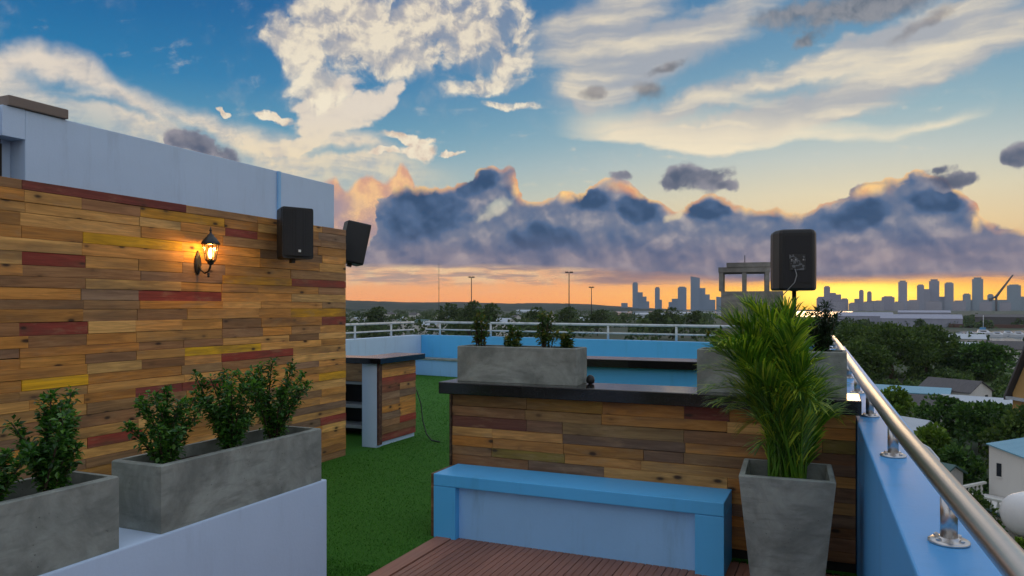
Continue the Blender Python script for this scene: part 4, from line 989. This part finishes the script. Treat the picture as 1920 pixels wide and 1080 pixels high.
# nearer trees behind the terrace rails
gt3 = 'trees in the town behind the far rail'
mids = [crown_mesh('crown', 1, 1, 1, 900, .20, M_far, 60 + k, clumps=14) for k in range(4)]; mtk = trunk_mesh(1.0, .07, .5, 66)
def mid_tree(px, t, y_top, w, k, lab, grp):
    R_ = w / F * t * .55; H = EYE - (y_top - HOR) / F * t - GZ
    o = thing('town_tree', lab, 'tree', gp(px, t), k * 1.3, grp)
    place('trunk', mtk, o).scale = (H * .3,) * 3
    c = place('crown', mids[k % 4], o, (0, 0, H * .60)); c.scale = (R_, R_, H * .42)
    return o
rg = random.Random(41)
for px, t, yt, w, lab in [(880, 330, 568, 44, 'tall dark tree under the left floodlight mast, above the bar planter'), (912, 300, 573, 50, 'bushy tree beside the tallest one above the bar planter'), (1010, 420, 580, 44, 'round tree behind the bar planter shrubs'),
                          (1060, 380, 578, 40, 'tree at the foot of the tall floodlight mast'), (1120, 400, 583, 46, 'low dark tree between floodlight masts and towers'), (1228, 360, 583, 36, 'dark tree in front of the white shed roof'),
                          (1262, 360, 581, 36, 'dark rounded tree in front of the twin towers'), (1300, 380, 585, 40, 'low tree beside the concrete water tower'), (700, 400, 578, 50, 'dark tree next to the plank wall edge, over the rail'), (845, 420, 575, 54, 'tree over the far corner of the rail')]:
    mid_tree(px, t, yt, w, int(px) % 4, lab, gt3)
# the rest of the far wood: too many and too small to tell apart
def far_wood(name, spots, n, leaf, seed, mat=M_far):
    r = random.Random(seed); b = MB()
    for px, t, R_, H in spots:
        c0 = gp(px, t)
        for i in range(n):
            d = Vector((r.gauss(0, 1), r.gauss(0, 1), abs(r.gauss(0, 1)))).normalized() * r.uniform(.5, 1.05) ** .5
            p = c0 + Vector((d.x * R_, d.y * R_, H * .15 + d.z * H * .85)); tt = Vector((r.gauss(0, 1), r.gauss(0, 1), r.gauss(0, 1))).normalized(); sd = tt.orthogonal().normalized(); L = leaf * r.uniform(.6, 1.4)
            b.add([p, p + tt * L * .5 + sd * L * .4, p + tt * L, p + tt * L * .5 - sd * L * .4], [(0, 1, 2, 3)])
    return kind(b.build(name, mat), 'stuff')
r = random.Random(91); sp_ = []
for k in range(230):
    t = 330 + 1700 * r.random() ** 1.3; px = r.uniform(560, 1345)
    if px > 1150 and 1100 < t < 2650: continue
    sp_.append((px, t, r.uniform(5, 11) * (1 + t / 2500), r.uniform(5.5, 11.5)))
for k in range(110):
    t = 230 + 700 * r.random() ** 1.3; px = r.uniform(1560, 2100)
    if 1740 < px and 300 < t < 520: continue
    sp_.append((px, t, r.uniform(3.5, 8), r.uniform(3.5, 7)))
for k in range(120):
    t = 150 + 900 * r.random() ** 1.3; sp_.append((r.uniform(2150, 4200), t, r.uniform(4, 9), r.uniform(4, 9)))
far_wood('far_wood', sp_, 150, 1.9, 92)
sp_ = [(r.uniform(1590, 1900), r.uniform(128, 190), r.uniform(1.5, 3.2), r.uniform(.8, 3.0)) for k in range(60)]
far_wood('undergrowth', sp_, 200, .6, 95, M_tree)
sp_ = [(r.uniform(1640, 1990), r.uniform(58, 125), r.uniform(1.2, 2.6), r.uniform(.8, 2.2)) for k in range(70)]
far_wood('undergrowth', sp_, 260, .42, 93, M_tree2)
sp_ = [(r.uniform(1700, 2050), r.uniform(28, 60), r.uniform(.8, 1.8), r.uniform(.5, 1.5)) for k in range(34)]
far_wood('undergrowth', sp_, 260, .26, 94, M_tree2)
# lawn behind the dark tree row
kind(flat([gp(1730, 122), gp(1930, 118), gp(1950, 190), gp(1730, 190)], GZ + .06).build('lawn_field', material('lawn', lambda n, p: n.mix(n.noise(co(n), .4, 5), c4(.035, .07, .015), c4(.085, .12, .025)), .9)), 'structure')

# ------------------------------------------------------------------ houses below the handrail
M_roofd = material('dark_roof', lambda n, p: n.mix(n.noise(scaled(n, co(n), 1, 6, 1), 1.0, 5), c4(.045, .045, .05), c4(.13, .12, .12)), .8)
M_roofb = material('blue_metal_roof', lambda n, p: n.mix(n.noise(scaled(n, co(n), 3, .3, 1), 1.0, 4), c4(.10, .27, .38), c4(.20, .40, .50)), .45)
M_rooft = material('teal_roof', lambda n, p: n.mix(n.noise(scaled(n, co(n), 3, .3, 1), 1.0, 4), c4(.03, .085, .08), c4(.07, .14, .13)), .6)
M_roofg = material('pale_metal_roof', lambda n, p: n.mix(n.noise(scaled(n, co(n), 3, .3, 1), 1.0, 4), c4(.32, .38, .44), c4(.50, .54, .58)), .5)
M_house = material('house_render', m_plaster(c4(.62, .60, .56), 1.0, .8, .3), .8)
M_orange = material('orange_render', m_plaster(c4(.44, .26, .09), 1.0, .8, .4), .8)
M_shed = material('shed_cladding', lambda n, p: n.mix(n.noise(scaled(n, co(n), .6, .6, .05), 1.0, 4), c4(.24, .25, .33), c4(.34, .35, .42)), .7)
M_win = material('window_glass', lambda n, p: n.mix(n.noise(co(n), 2.0, 2), c4(.012, .014, .018), c4(.03, .035, .045)), .12)
def gable(b, w, l, h, rise, over=.3):
    return [(-w / 2 - over, -l / 2 - over, h), (w / 2 + over, -l / 2 - over, h), (w / 2 + over, l / 2 + over, h), (-w / 2 - over, l / 2 + over, h), (0, -l / 2 - over, h + rise), (0, l / 2 + over, h + rise)]
def house(name, label, px, t, rotz, w, l, h, rise, wall, roof, cat='house', zb=GZ, wins=2, group=None, th=.14):
    o = thing(name, label, cat, gp(px, t, zb), rotz, group)
    b = MB(); b.box(-w / 2, w / 2, -l / 2, l / 2, 0, h)
    for y in (-l / 2, l / 2): b.add([(-w / 2, y, h), (w / 2, y, h), (0, y, h + rise)], [(0, 1, 2)])
    b.build('wall', wall, o)
    rb = MB(); ov = .25
    for s in (-1, 1):
        k = rise / (w / 2); x1 = w / 2 + ov
        q = [(0, -l / 2 - ov, h + rise + .01), (s * x1, -l / 2 - ov, h - ov * k + .01), (s * x1, l / 2 + ov, h - ov * k + .01), (0, l / 2 + ov, h + rise + .01)]
        rb.add(q + [(x, y, z + th) for x, y, z in q], [(3, 2, 1, 0), (4, 5, 6, 7), (0, 1, 5, 4), (1, 2, 6, 5), (2, 3, 7, 6), (3, 0, 4, 7)])
    rb.build('roof', roof, o)
    for k in range(wins):
        x = -w / 2 + w * (k + .5) / wins
        f = MB().box(x - .38, x + .38, -l / 2 - .03, -l / 2 - .002, h * .38, h * .78).build('window', M_win, o)
        MB().box(x - .44, x + .44, -l / 2 - .06, -l / 2 - .031, h * .34, h * .378).build('sill', wall, f)
    return o
AIM = lambda px: math.atan2(ray(px, 575).y, ray(px, 575).x) - math.pi / 2          # turn a front towards the terrace
# white house with a balustrade, and the tank beside it
w0 = thing('white_house', 'white house with a small dark window, blue metal roof edge and balustrade', 'house', gp(1884, 54, -13.9), AIM(1884) - R(28))
hx_ = MB().box(-1.1, 2.6, 0, 7.0, 0, 4.5).add([(-1.1, 0, 4.5), (2.6, 0, 4.5), (-1.1, 0, 5.35), (-1.1, 7, 4.5), (2.6, 7, 4.5), (-1.1, 7, 5.35)], [(0, 1, 2), (3, 5, 4), (0, 2, 5, 3), (2, 1, 4, 5)]).build('wall', M_house, w0)
f = MB().box(-.55, -.22, -.05, -.002, 3.2, 4.15).build('window', M_win, w0); MB().box(-.62, -.15, -.09, -.052, 3.10, 3.195).build('sill', M_house, f)
ra = math.atan2(.85, 3.7)
MB().add([(-1.2, -.2, 5.42), (2.8, -.2, 4.50), (2.8, 7.2, 4.50), (-1.2, 7.2, 5.42), (-1.2, -.2, 5.50), (2.8, -.2, 4.58), (2.8, 7.2, 4.58), (-1.2, 7.2, 5.50)], [(3, 2, 1, 0), (4, 5, 6, 7), (0, 1, 5, 4), (1, 2, 6, 5), (2, 3, 7, 6), (3, 0, 4, 7)]).build('roof', M_roofb, w0)
M_bal = material('balustrade_stone', m_plaster(c4(.55, .55, .50), 1.0, .8, .6), .8)
ter = MB().box(-1.3, 4.2, -4.6, -.1, 0, 1.75).build('balcony', M_house, w0)
MB().box(-1.45, 4.2, -4.75, -4.50, 2.5, 2.65).box(-1.45, -1.2, -4.498, -.1, 2.5, 2.65).build('balustrade_rail', M_bal, w0)
bal = MB().lathe([(.09, 0), (.11, .08), (.06, .18), (.12, .40), (.06, .62), (.09, .72)], 10).mesh('baluster', M_bal)
for k in range(12): place('baluster', bal, w0, (-1.32 + .48 * k, -4.62, 1.77))
for k in range(8): place('baluster', bal, w0, (-1.32, -4.1 + .5 * k, 1.77))
tk = thing('water_tank', 'white cylindrical water tank lying on its side by the white house', 'tank', gp(1962, 43, -10.05), AIM(1930) + R(62))
prof_ = [(.05, -3.0)] + [(1.22 * math.sin(R(a)), -2.35 - .65 * math.cos(R(a))) for a in range(15, 91, 15)] + [(1.22, 2.35)] + [(1.22 * math.cos(R(a)), 2.35 + .65 * math.sin(R(a))) for a in range(15, 90, 15)]
MB().lathe(prof_, 28, Matrix.Rotation(R(90), 4, 'Y')).build('tank_shell', material('white_tank', m_plaster(c4(.74, .74, .74), .6, .4, .6), .35), tk)
for x in (-1.5, 1.5): MB().box(x - .2, x + .2, -1.1, 1.1, -4.0, -.80).build('cradle', M_conc2, tk)
# A-frame house, roofs in the middle
af = thing('gable_house', 'steep dark-roofed house with an orange gable at the picture edge', 'house', gp(1932, 70, GZ), AIM(1932) - R(52))
MB().add([(-2.3, 0, 0), (2.3, 0, 0), (2.3, 7, 0), (-2.3, 7, 0), (-2.3, 0, 7.3), (2.3, 0, 7.3), (2.3, 7, 7.3), (-2.3, 7, 7.3), (0, 0, 11.4), (0, 7, 11.4)],
         [(0, 1, 5, 8, 4), (3, 7, 9, 6, 2), (0, 4, 7, 3), (1, 2, 6, 5)]).build('wall', M_orange, af)
rb = MB()
for s in (-1, 1):
    q = [(0, -.5, 12.35), (s * 2.85, -.5, 7.0), (s * 2.85, 7.4, 7.0), (0, 7.4, 12.35)]; q2 = [(x - s * .0, y, z - .42) for x, y, z in q]
    rb.add(q2 + q, [(3, 2, 1, 0), (4, 5, 6, 7), (0, 1, 5, 4), (1, 2, 6, 5), (2, 3, 7, 6), (3, 0, 4, 7)])
rb.build('roof', M_roofd, af)
MB().box(-2.6, 2.6, -.5, -.003, 6.7, 6.95).build('ledge', M_roofg, af)
house('blue_roofed_hall', 'long low hall with a pale blue metal roof, in front of the dark tree row', 1702, 118, AIM(1702) + R(84), 5.5, 11.5, 2.3, .7, M_house, M_roofb, 'hall', wins=3)
house('pale_roofed_shed', 'low shed with a pale grey metal roof past the glossy trees', 1842, 108, AIM(1842) + R(82), 5, 10, 1.9, .6, M_house, M_roofg, 'shed', wins=3)
house('dark_roofed_house', 'house with a dark grey pitched roof next to the lime green bush', 1742, 96, AIM(1742) + R(70), 6.5, 6.2, 2.6, 1.5, M_house, M_roofd, wins=2)
house('teal_roofed_shed', 'small shed with a dark teal sloping roof beside the handrail', 1800, 51, AIM(1800) + R(40), 2.6, 4.4, 1.7, .7, M_house, M_rooft, 'shed', wins=1)
house('teal_roofed_shed', 'narrow shed with a light-edged teal roof right under the handrail', 1742, 60, AIM(1742) + R(55), 2.4, 4.0, 2.6, .6, M_house, M_rooft, 'shed', wins=1)

for px, t, rz, w, l, h, rs, rf, lab in [(1806, 205, 70, 7, 10, 4.2, 1.6, M_roofg, 'pale-roofed house between the dark trees and the boats'), (1880, 190, 100, 7, 9, 5.0, 1.8, M_roofd, 'dark-roofed house just past the orange gable'),
                                         (1790, 118, 60, 6, 8, 2.6, 1.5, M_roofd, 'dark-roofed house between the blue hall and the pale shed'),
                                         (1700, 78, 50, 4.2, 5, 2.8, 1.2, M_roofg, 'small pale-roofed house beside the lime green bush'),
                                         (1800, 250, 95, 8, 14, 5.0, 1.4, M_roofg, 'long pale-roofed building at the water edge near the boats')]:
    house('small_house', lab, px, t, AIM(px) + R(rz), w, l, h, rs, M_house, rf, wins=2, group='houses among the trees below the handrail')

# ------------------------------------------------------------------ raw concrete tower behind the palm
ct = thing('concrete_tower', 'unfinished concrete tower with an open two-bay frame on its roof', 'tower', gp(1408, 62, GZ), AIM(1408))
px_m = 62 / F
X_ = lambda px: (px - 1408) * px_m
Z_ = lambda y: EYE + (HOR - y) * px_m - GZ
MB().box(X_(1354), X_(1465), 0, 4.2, 0, Z_(546)).build('tower_wall', M_conc2, ct)
for a, b_ in ((1350, 1358), (1392, 1400), (1433, 1441)): 
    MB().box(X_(a), X_(b_), .0, .34, Z_(545.8), Z_(510)).build('column', M_conc2, ct)
    MB().box(X_(a), X_(b_), 3.8, 4.14, Z_(545.8), Z_(510)).build('column', M_conc2, ct)
MB().box(X_(1349), X_(1442), -.05, 4.2, Z_(509.9), Z_(500.5)).build('beam', M_conc2, ct)
MB().box(X_(1364), X_(1443), -.1, 4.25, Z_(500.4), Z_(492)).build('roof_slab', M_conc2, ct)
MB().box(X_(1447), X_(1459), -.03, -.002, Z_(597), Z_(577)).build('opening', M_dark, ct)
MB().tube([(X_(1397), .2, Z_(492)), (X_(1397), .2, Z_(478))], .03, 6).build('aerial', M_iron, ct)

# ------------------------------------------------------------------ floodlight masts and aerial
for px, t, yt, lab, wd in [(884, 520, 520, 'floodlight mast over the tall tree above the bar planter', 9), (1067, 480, 511, 'tallest floodlight mast, between the bar planter and the towers', 12), (1109, 560, 539, 'short floodlight mast nearest the skyline towers', 7)]:
    k = t / F; H = EYE + (HOR - yt) * k - GZ
    o = thing('floodlight_mast', lab, 'floodlight', gp(px, t), AIM(px), 'floodlight masts on the horizon')
    MB().tube([(0, 0, 0), (0, 0, H)], [.42, .26], 8).build('mast', M_iron, o)
    MB().tube([(0, 0, H), (0, 0, H + .1)], [1.6, 1.6], 10).build('lamp_ring', M_iron, o)
    lm = MB().box(-.45, .45, -.3, .3, -.9, -.05).mesh('lamp_head', M_iron)
    for q in range(6): place('lamp_head', lm, o, (wd * k * .5 * math.cos(q * 1.047), wd * k * .5 * math.sin(q * 1.047), H + .6), q * 1.047)
    MB().tube([(-wd * k * .5, 0, H + .1), (wd * k * .5, 0, H + .1)], .16, 6).build('crossarm', M_iron, o)
k = 900 / F
o = thing('radio_aerial', 'very thin radio aerial rising over the far end of the service counter', 'aerial', gp(823, 900))
MB().tube([(0, 0, 0), (0, 0, EYE + (HOR - 492) * k - GZ)], [.45, .2], 6).build('aerial_mast', M_iron, o)
MB().tube([(-1.6, 0, EYE + (HOR - 540) * k - GZ), (1.6, 0, EYE + (HOR - 540) * k - GZ)], .2, 6).build('crossbar', M_iron, o)

# ------------------------------------------------------------------ city towers on the horizon
def m_tower(n, p):
    g = co(n); info = n.node('ShaderNodeObjectInfo'); x, y, z = n.sep(g)
    fl_ = n.step(n.m('FRACT', z / 3.6), .52, .60); c = E(n, info.outputs['Color'])
    bay = n.step(n.m('FRACT', (x + y) / 5.0), .75, .82)
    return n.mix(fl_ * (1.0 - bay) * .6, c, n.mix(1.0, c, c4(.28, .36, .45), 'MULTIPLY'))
M_tower = material('tower_facade', m_tower, .45)
gc = 'skyline towers across the bay'
def tower(px0, px1, y, lab, t=3000, steps=(), col=(.19, .29, .42), dep=None, crown=0, yb=582, slope=0, name='skyline_tower'):
    k = t / F; pc = (px0 + px1) / 2; w = (px1 - px0) * k; H = EYE + (HOR - y) * k - GZ; d_ = dep or max(18, min(w, 40))
    o = thing(name, lab, 'tower', gp(pc, t), AIM(pc), gc)
    top = 0
    if slope:
        m = MB().add([(-w / 2, 0, 0), (w / 2, 0, 0), (w / 2, d_, 0), (-w / 2, d_, 0), (-w / 2, 0, H), (w / 2, 0, H - slope * k), (w / 2, d_, H - slope * k), (-w / 2, d_, H)], [(3, 2, 1, 0), (4, 5, 6, 7), (0, 1, 5, 4), (1, 2, 6, 5), (2, 3, 7, 6), (3, 0, 4, 7)])
    else: m = MB().box(-w / 2, w / 2, 0, d_, 0, H)
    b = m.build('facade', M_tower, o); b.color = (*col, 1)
    if not slope:
        c = MB().box(-w * .34, w * .34, d_ * .2, d_ * .8, H, H + (3 + crown) * k * .6).build('roof_house', M_tower, o); c.color = (col[0] * .8, col[1] * .8, col[2] * .8, 1)
    for (a, b_, yy) in steps:
        q = MB().box((a - pc) * k, (b_ - pc) * k, 4, d_ - 3, 0, EYE + (HOR - yy) * k - GZ).build('wing', M_tower, o); q.color = (col[0] * .92, col[1] * .92, col[2] * .92, 1)
    return o
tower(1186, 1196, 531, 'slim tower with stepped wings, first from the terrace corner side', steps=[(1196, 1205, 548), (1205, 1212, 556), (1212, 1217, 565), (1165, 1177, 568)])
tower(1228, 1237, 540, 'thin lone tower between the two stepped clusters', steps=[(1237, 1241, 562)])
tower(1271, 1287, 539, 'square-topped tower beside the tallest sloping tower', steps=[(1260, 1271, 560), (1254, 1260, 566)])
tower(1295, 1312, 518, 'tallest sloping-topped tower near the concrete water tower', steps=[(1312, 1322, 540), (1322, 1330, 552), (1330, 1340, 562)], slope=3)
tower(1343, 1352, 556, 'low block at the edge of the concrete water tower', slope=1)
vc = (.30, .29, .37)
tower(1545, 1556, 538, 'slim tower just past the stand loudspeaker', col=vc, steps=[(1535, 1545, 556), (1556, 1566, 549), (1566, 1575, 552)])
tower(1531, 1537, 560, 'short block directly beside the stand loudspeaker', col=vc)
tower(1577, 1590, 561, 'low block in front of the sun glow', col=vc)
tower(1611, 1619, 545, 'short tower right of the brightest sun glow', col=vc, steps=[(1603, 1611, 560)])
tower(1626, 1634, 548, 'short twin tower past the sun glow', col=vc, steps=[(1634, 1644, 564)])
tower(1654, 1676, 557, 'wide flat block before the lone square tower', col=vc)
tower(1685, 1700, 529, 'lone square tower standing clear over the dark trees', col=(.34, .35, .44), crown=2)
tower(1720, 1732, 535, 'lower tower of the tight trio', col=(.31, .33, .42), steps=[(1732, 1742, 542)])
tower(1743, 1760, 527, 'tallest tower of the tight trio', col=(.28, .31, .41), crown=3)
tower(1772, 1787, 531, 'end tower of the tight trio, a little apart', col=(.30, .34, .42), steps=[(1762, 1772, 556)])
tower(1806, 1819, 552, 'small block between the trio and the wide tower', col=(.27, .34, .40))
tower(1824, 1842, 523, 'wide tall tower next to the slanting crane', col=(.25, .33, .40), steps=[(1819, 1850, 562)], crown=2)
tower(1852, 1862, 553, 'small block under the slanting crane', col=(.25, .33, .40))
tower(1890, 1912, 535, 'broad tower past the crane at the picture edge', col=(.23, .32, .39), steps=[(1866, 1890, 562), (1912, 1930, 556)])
for px, w, y, lab in [(1534, 16, 568, 'low grey block just clear of the stand loudspeaker, under the slim tower'), (1563, 20, 566, 'low grey block left of the sun glow'), (1592, 16, 569, 'low grey block under the sun glow'),
                      (1618, 18, 567, 'low grey block under the two short twin towers'), (1640, 16, 565, 'low grey block against the wide flat block'), (1676, 18, 567, 'low grey block at the foot of the lone square tower'),
                      (1702, 20, 564, 'low grey block between the lone square tower and the tight trio'), (1738, 26, 566, 'long low block in front of the tight trio'), (1787, 22, 565, 'low grey block past the end tower of the trio'),
                      (1838, 20, 567, 'low grey block at the foot of the wide tall tower'), (1876, 18, 568, 'low grey block under the crane jib')]:
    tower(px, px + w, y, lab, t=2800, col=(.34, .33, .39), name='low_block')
o = thing('tower_crane', 'dark slanting crane jib against the sunset sky', 'crane', gp(1868, 2500), AIM(1868)); k = 2500 / F
MB().tube([(0, 0, 0), (0, 0, EYE + (HOR - 556) * k - GZ)], 3.2, 4, smooth=False).build('mast', M_iron, o)
z0 = EYE + (HOR - 556) * k - GZ
jb = MB().tube([(-8 * k, 0, z0 - 4 * k), (0, 0, z0), (26 * k, 0, z0 + 40 * k)], [3.0, 4.2, 2.2], 4, smooth=False).build('jib', M_iron, o)
MB().box(-12 * k, -6 * k, -4, 4, z0 - 9 * k, z0 - 3 * k).build('counterweight', M_iron, o)

# ------------------------------------------------------------------ sheds, quay and boats
def shed(px0, px1, t, h, rise, lab, wall=M_shed, roof=M_shed, dep=40):
    pc = (px0 + px1) / 2
    return house('warehouse', lab, pc, t, AIM(pc) + R(90), dep, (px1 - px0) * t / F, h, rise, wall, roof, 'warehouse', wins=0, group='warehouses by the water', th=.4)
shed(1575, 1668, 640, 7.5, 3, 'grey-violet warehouse directly behind the end of the handrail')
shed(1660, 1792, 590, 6.2, 3, 'long grey-violet warehouse above the largest dark crown', dep=34)
shed(1690, 1775, 760, 9.5, 2, 'farther violet warehouse under the lone square tower')
shed(1192, 1262, 900, 6.2, 1.6, 'long white shed under the stepped towers', M_roofg, M_roofg)
shed(1262, 1338, 980, 6.6, 1.4, 'white shed beside the concrete water tower', M_roofg, M_roofg)
shed(968, 1010, 1400, 6.5, 3.0, 'far pale shed on the ridge behind the bar planter', M_roofg, M_roofg)
shed(1840, 1960, 620, 6.8, 2, 'dark warehouse behind the marina', M_roofd, M_roofd, 30)
qw = MB().box(-34, 34, 0, 3, 0, 2.6).build('quay_wall', material('red_brown_quay', m_plaster(c4(.12, .065, .05), 1, .9, .05), .9), None, gp(1880, 545), AIM(1880))
tag(qw, 'reddish brown quay wall behind the white boats', 'wall')
M_hull = material('white_hull', m_plaster(c4(.72, .74, .78), .3), .3)
M_bluec = material('blue_canopy', m_plaster(c4(.10, .30, .55), .3), .5)
for px, t, L, rz, lab, tall in [(1800, 388, 7, .2, 'small white motor boat nearest the trees', 0), (1822, 400, 8, -.1, 'white motor boat second from the trees', 0), (1848, 392, 13, .1, 'large white yacht with a tall radar mast', 1), (1874, 384, 9, -.2, 'white motor boat beside the large yacht', 0),
                                (1893, 402, 9, .3, 'white motor boat in front of the dark warehouse', 0), (1914, 380, 10, 0, 'white boat cut by the picture edge', 0)]:
    o = thing('motor_boat', lab, 'boat', gp(px, t, GZ + .02), AIM(px) + rz, 'boats in the marina')
    w = L * .28
    rings = [[(-L / 2, -w * .42 * q, 0), (L * .2, -w * .42 * q, 0), (L * .42 * q, 0, 0), (L * .2, w * .42 * q, 0), (-L / 2, w * .42 * q, 0)] for q in (.8,)]
    rings.append([(-L / 2 - .1, -w / 2, L * .14), (L * .22, -w / 2, L * .16), (L * .52, 0, L * .2), (L * .22, w / 2, L * .16), (-L / 2 - .1, w / 2, L * .14)])
    MB().loft(rings).build('hull', M_hull, o)
    MB().loft([[(-L * .3, -w * .38, L * .14), (L * .18, -w * .32, L * .15), (L * .18, w * .32, L * .15), (-L * .3, w * .38, L * .14)], [(-L * .26, -w * .32, L * .27), (L * .05, -w * .27, L * .27), (L * .05, w * .27, L * .27), (-L * .26, w * .32, L * .27)]]).build('cabin', M_hull, o)
    MB().box(-L * .22, L * .02, -w * .335, w * .335, L * .19, L * .235).build('window', M_win, o)
    if tall:
        MB().box(-L * .2, L * .0, -w * .25, w * .25, L * .272, L * .36).build('bridge', M_bluec, o)
        MB().tube([(-L * .08, 0, L * .36), (-L * .08, 0, L * .85)], .12, 6).build('mast', M_hull, o)
    else: MB().box(-L * .26, L * .02, -w * .33, w * .33, L * .274, L * .29).build('canopy', M_bluec, o)
# ------------------------------------------------------------------ houses of the town behind the far rail
r = random.Random(77); gh = 'small pale houses of the town behind the far rail'
zones = [(660, 705, 'next to the plank wall edge'), (705, 750, 'over the service counter'), (750, 800, 'near the thin radio aerial'), (800, 850, 'over the corner of the far rail'), (940, 1000, 'behind the shrubs of the bar planter'), (1010, 1055, 'before the tallest floodlight mast'), (1085, 1160, 'between the masts and the towers')]
looks = [('grey metal roof', M_roofg, 'low'), ('dark roof', M_roofd, 'low'), ('teal roof', M_rooft, 'low')]
for (a, b_, where) in zones:
    for q, (lk, rf, sz) in enumerate(looks[:3 if a < 850 else 2]):
        px = a + (b_ - a) * (q + .3 + .4 * r.random()) / 3; t = r.uniform(380, 620) + 220 * (q == 1)
        house('town_house', 'small far pale house with a %s, %s' % (lk, where), px, t, AIM(px) + r.uniform(-.8, .8), r.uniform(7, 10), r.uniform(9, 15), r.uniform(5.5, 8.5), r.uniform(1.5, 2.6), M_house, rf, wins=3, group=gh)
# ------------------------------------------------------------------ evening haze
hz_m = bpy.data.materials.new('evening_haze'); hz_m.use_nodes = True
ht = hz_m.node_tree; ht.nodes.clear(); hn = NT(ht)
pv = hn.node('ShaderNodeVolumePrincipled'); pv.inputs['Density'].default_value = 0.00006; pv.inputs['Color'].default_value = (.80, .86, .95, 1)
ht.links.new(pv.outputs[0], hn.node('ShaderNodeOutputMaterial').inputs['Volume'])
hb_ = MB().box(-4600, 4600, -4600, 4600, GZ - 1, 215).build('haze', hz_m); kind(hb_, 'stuff')
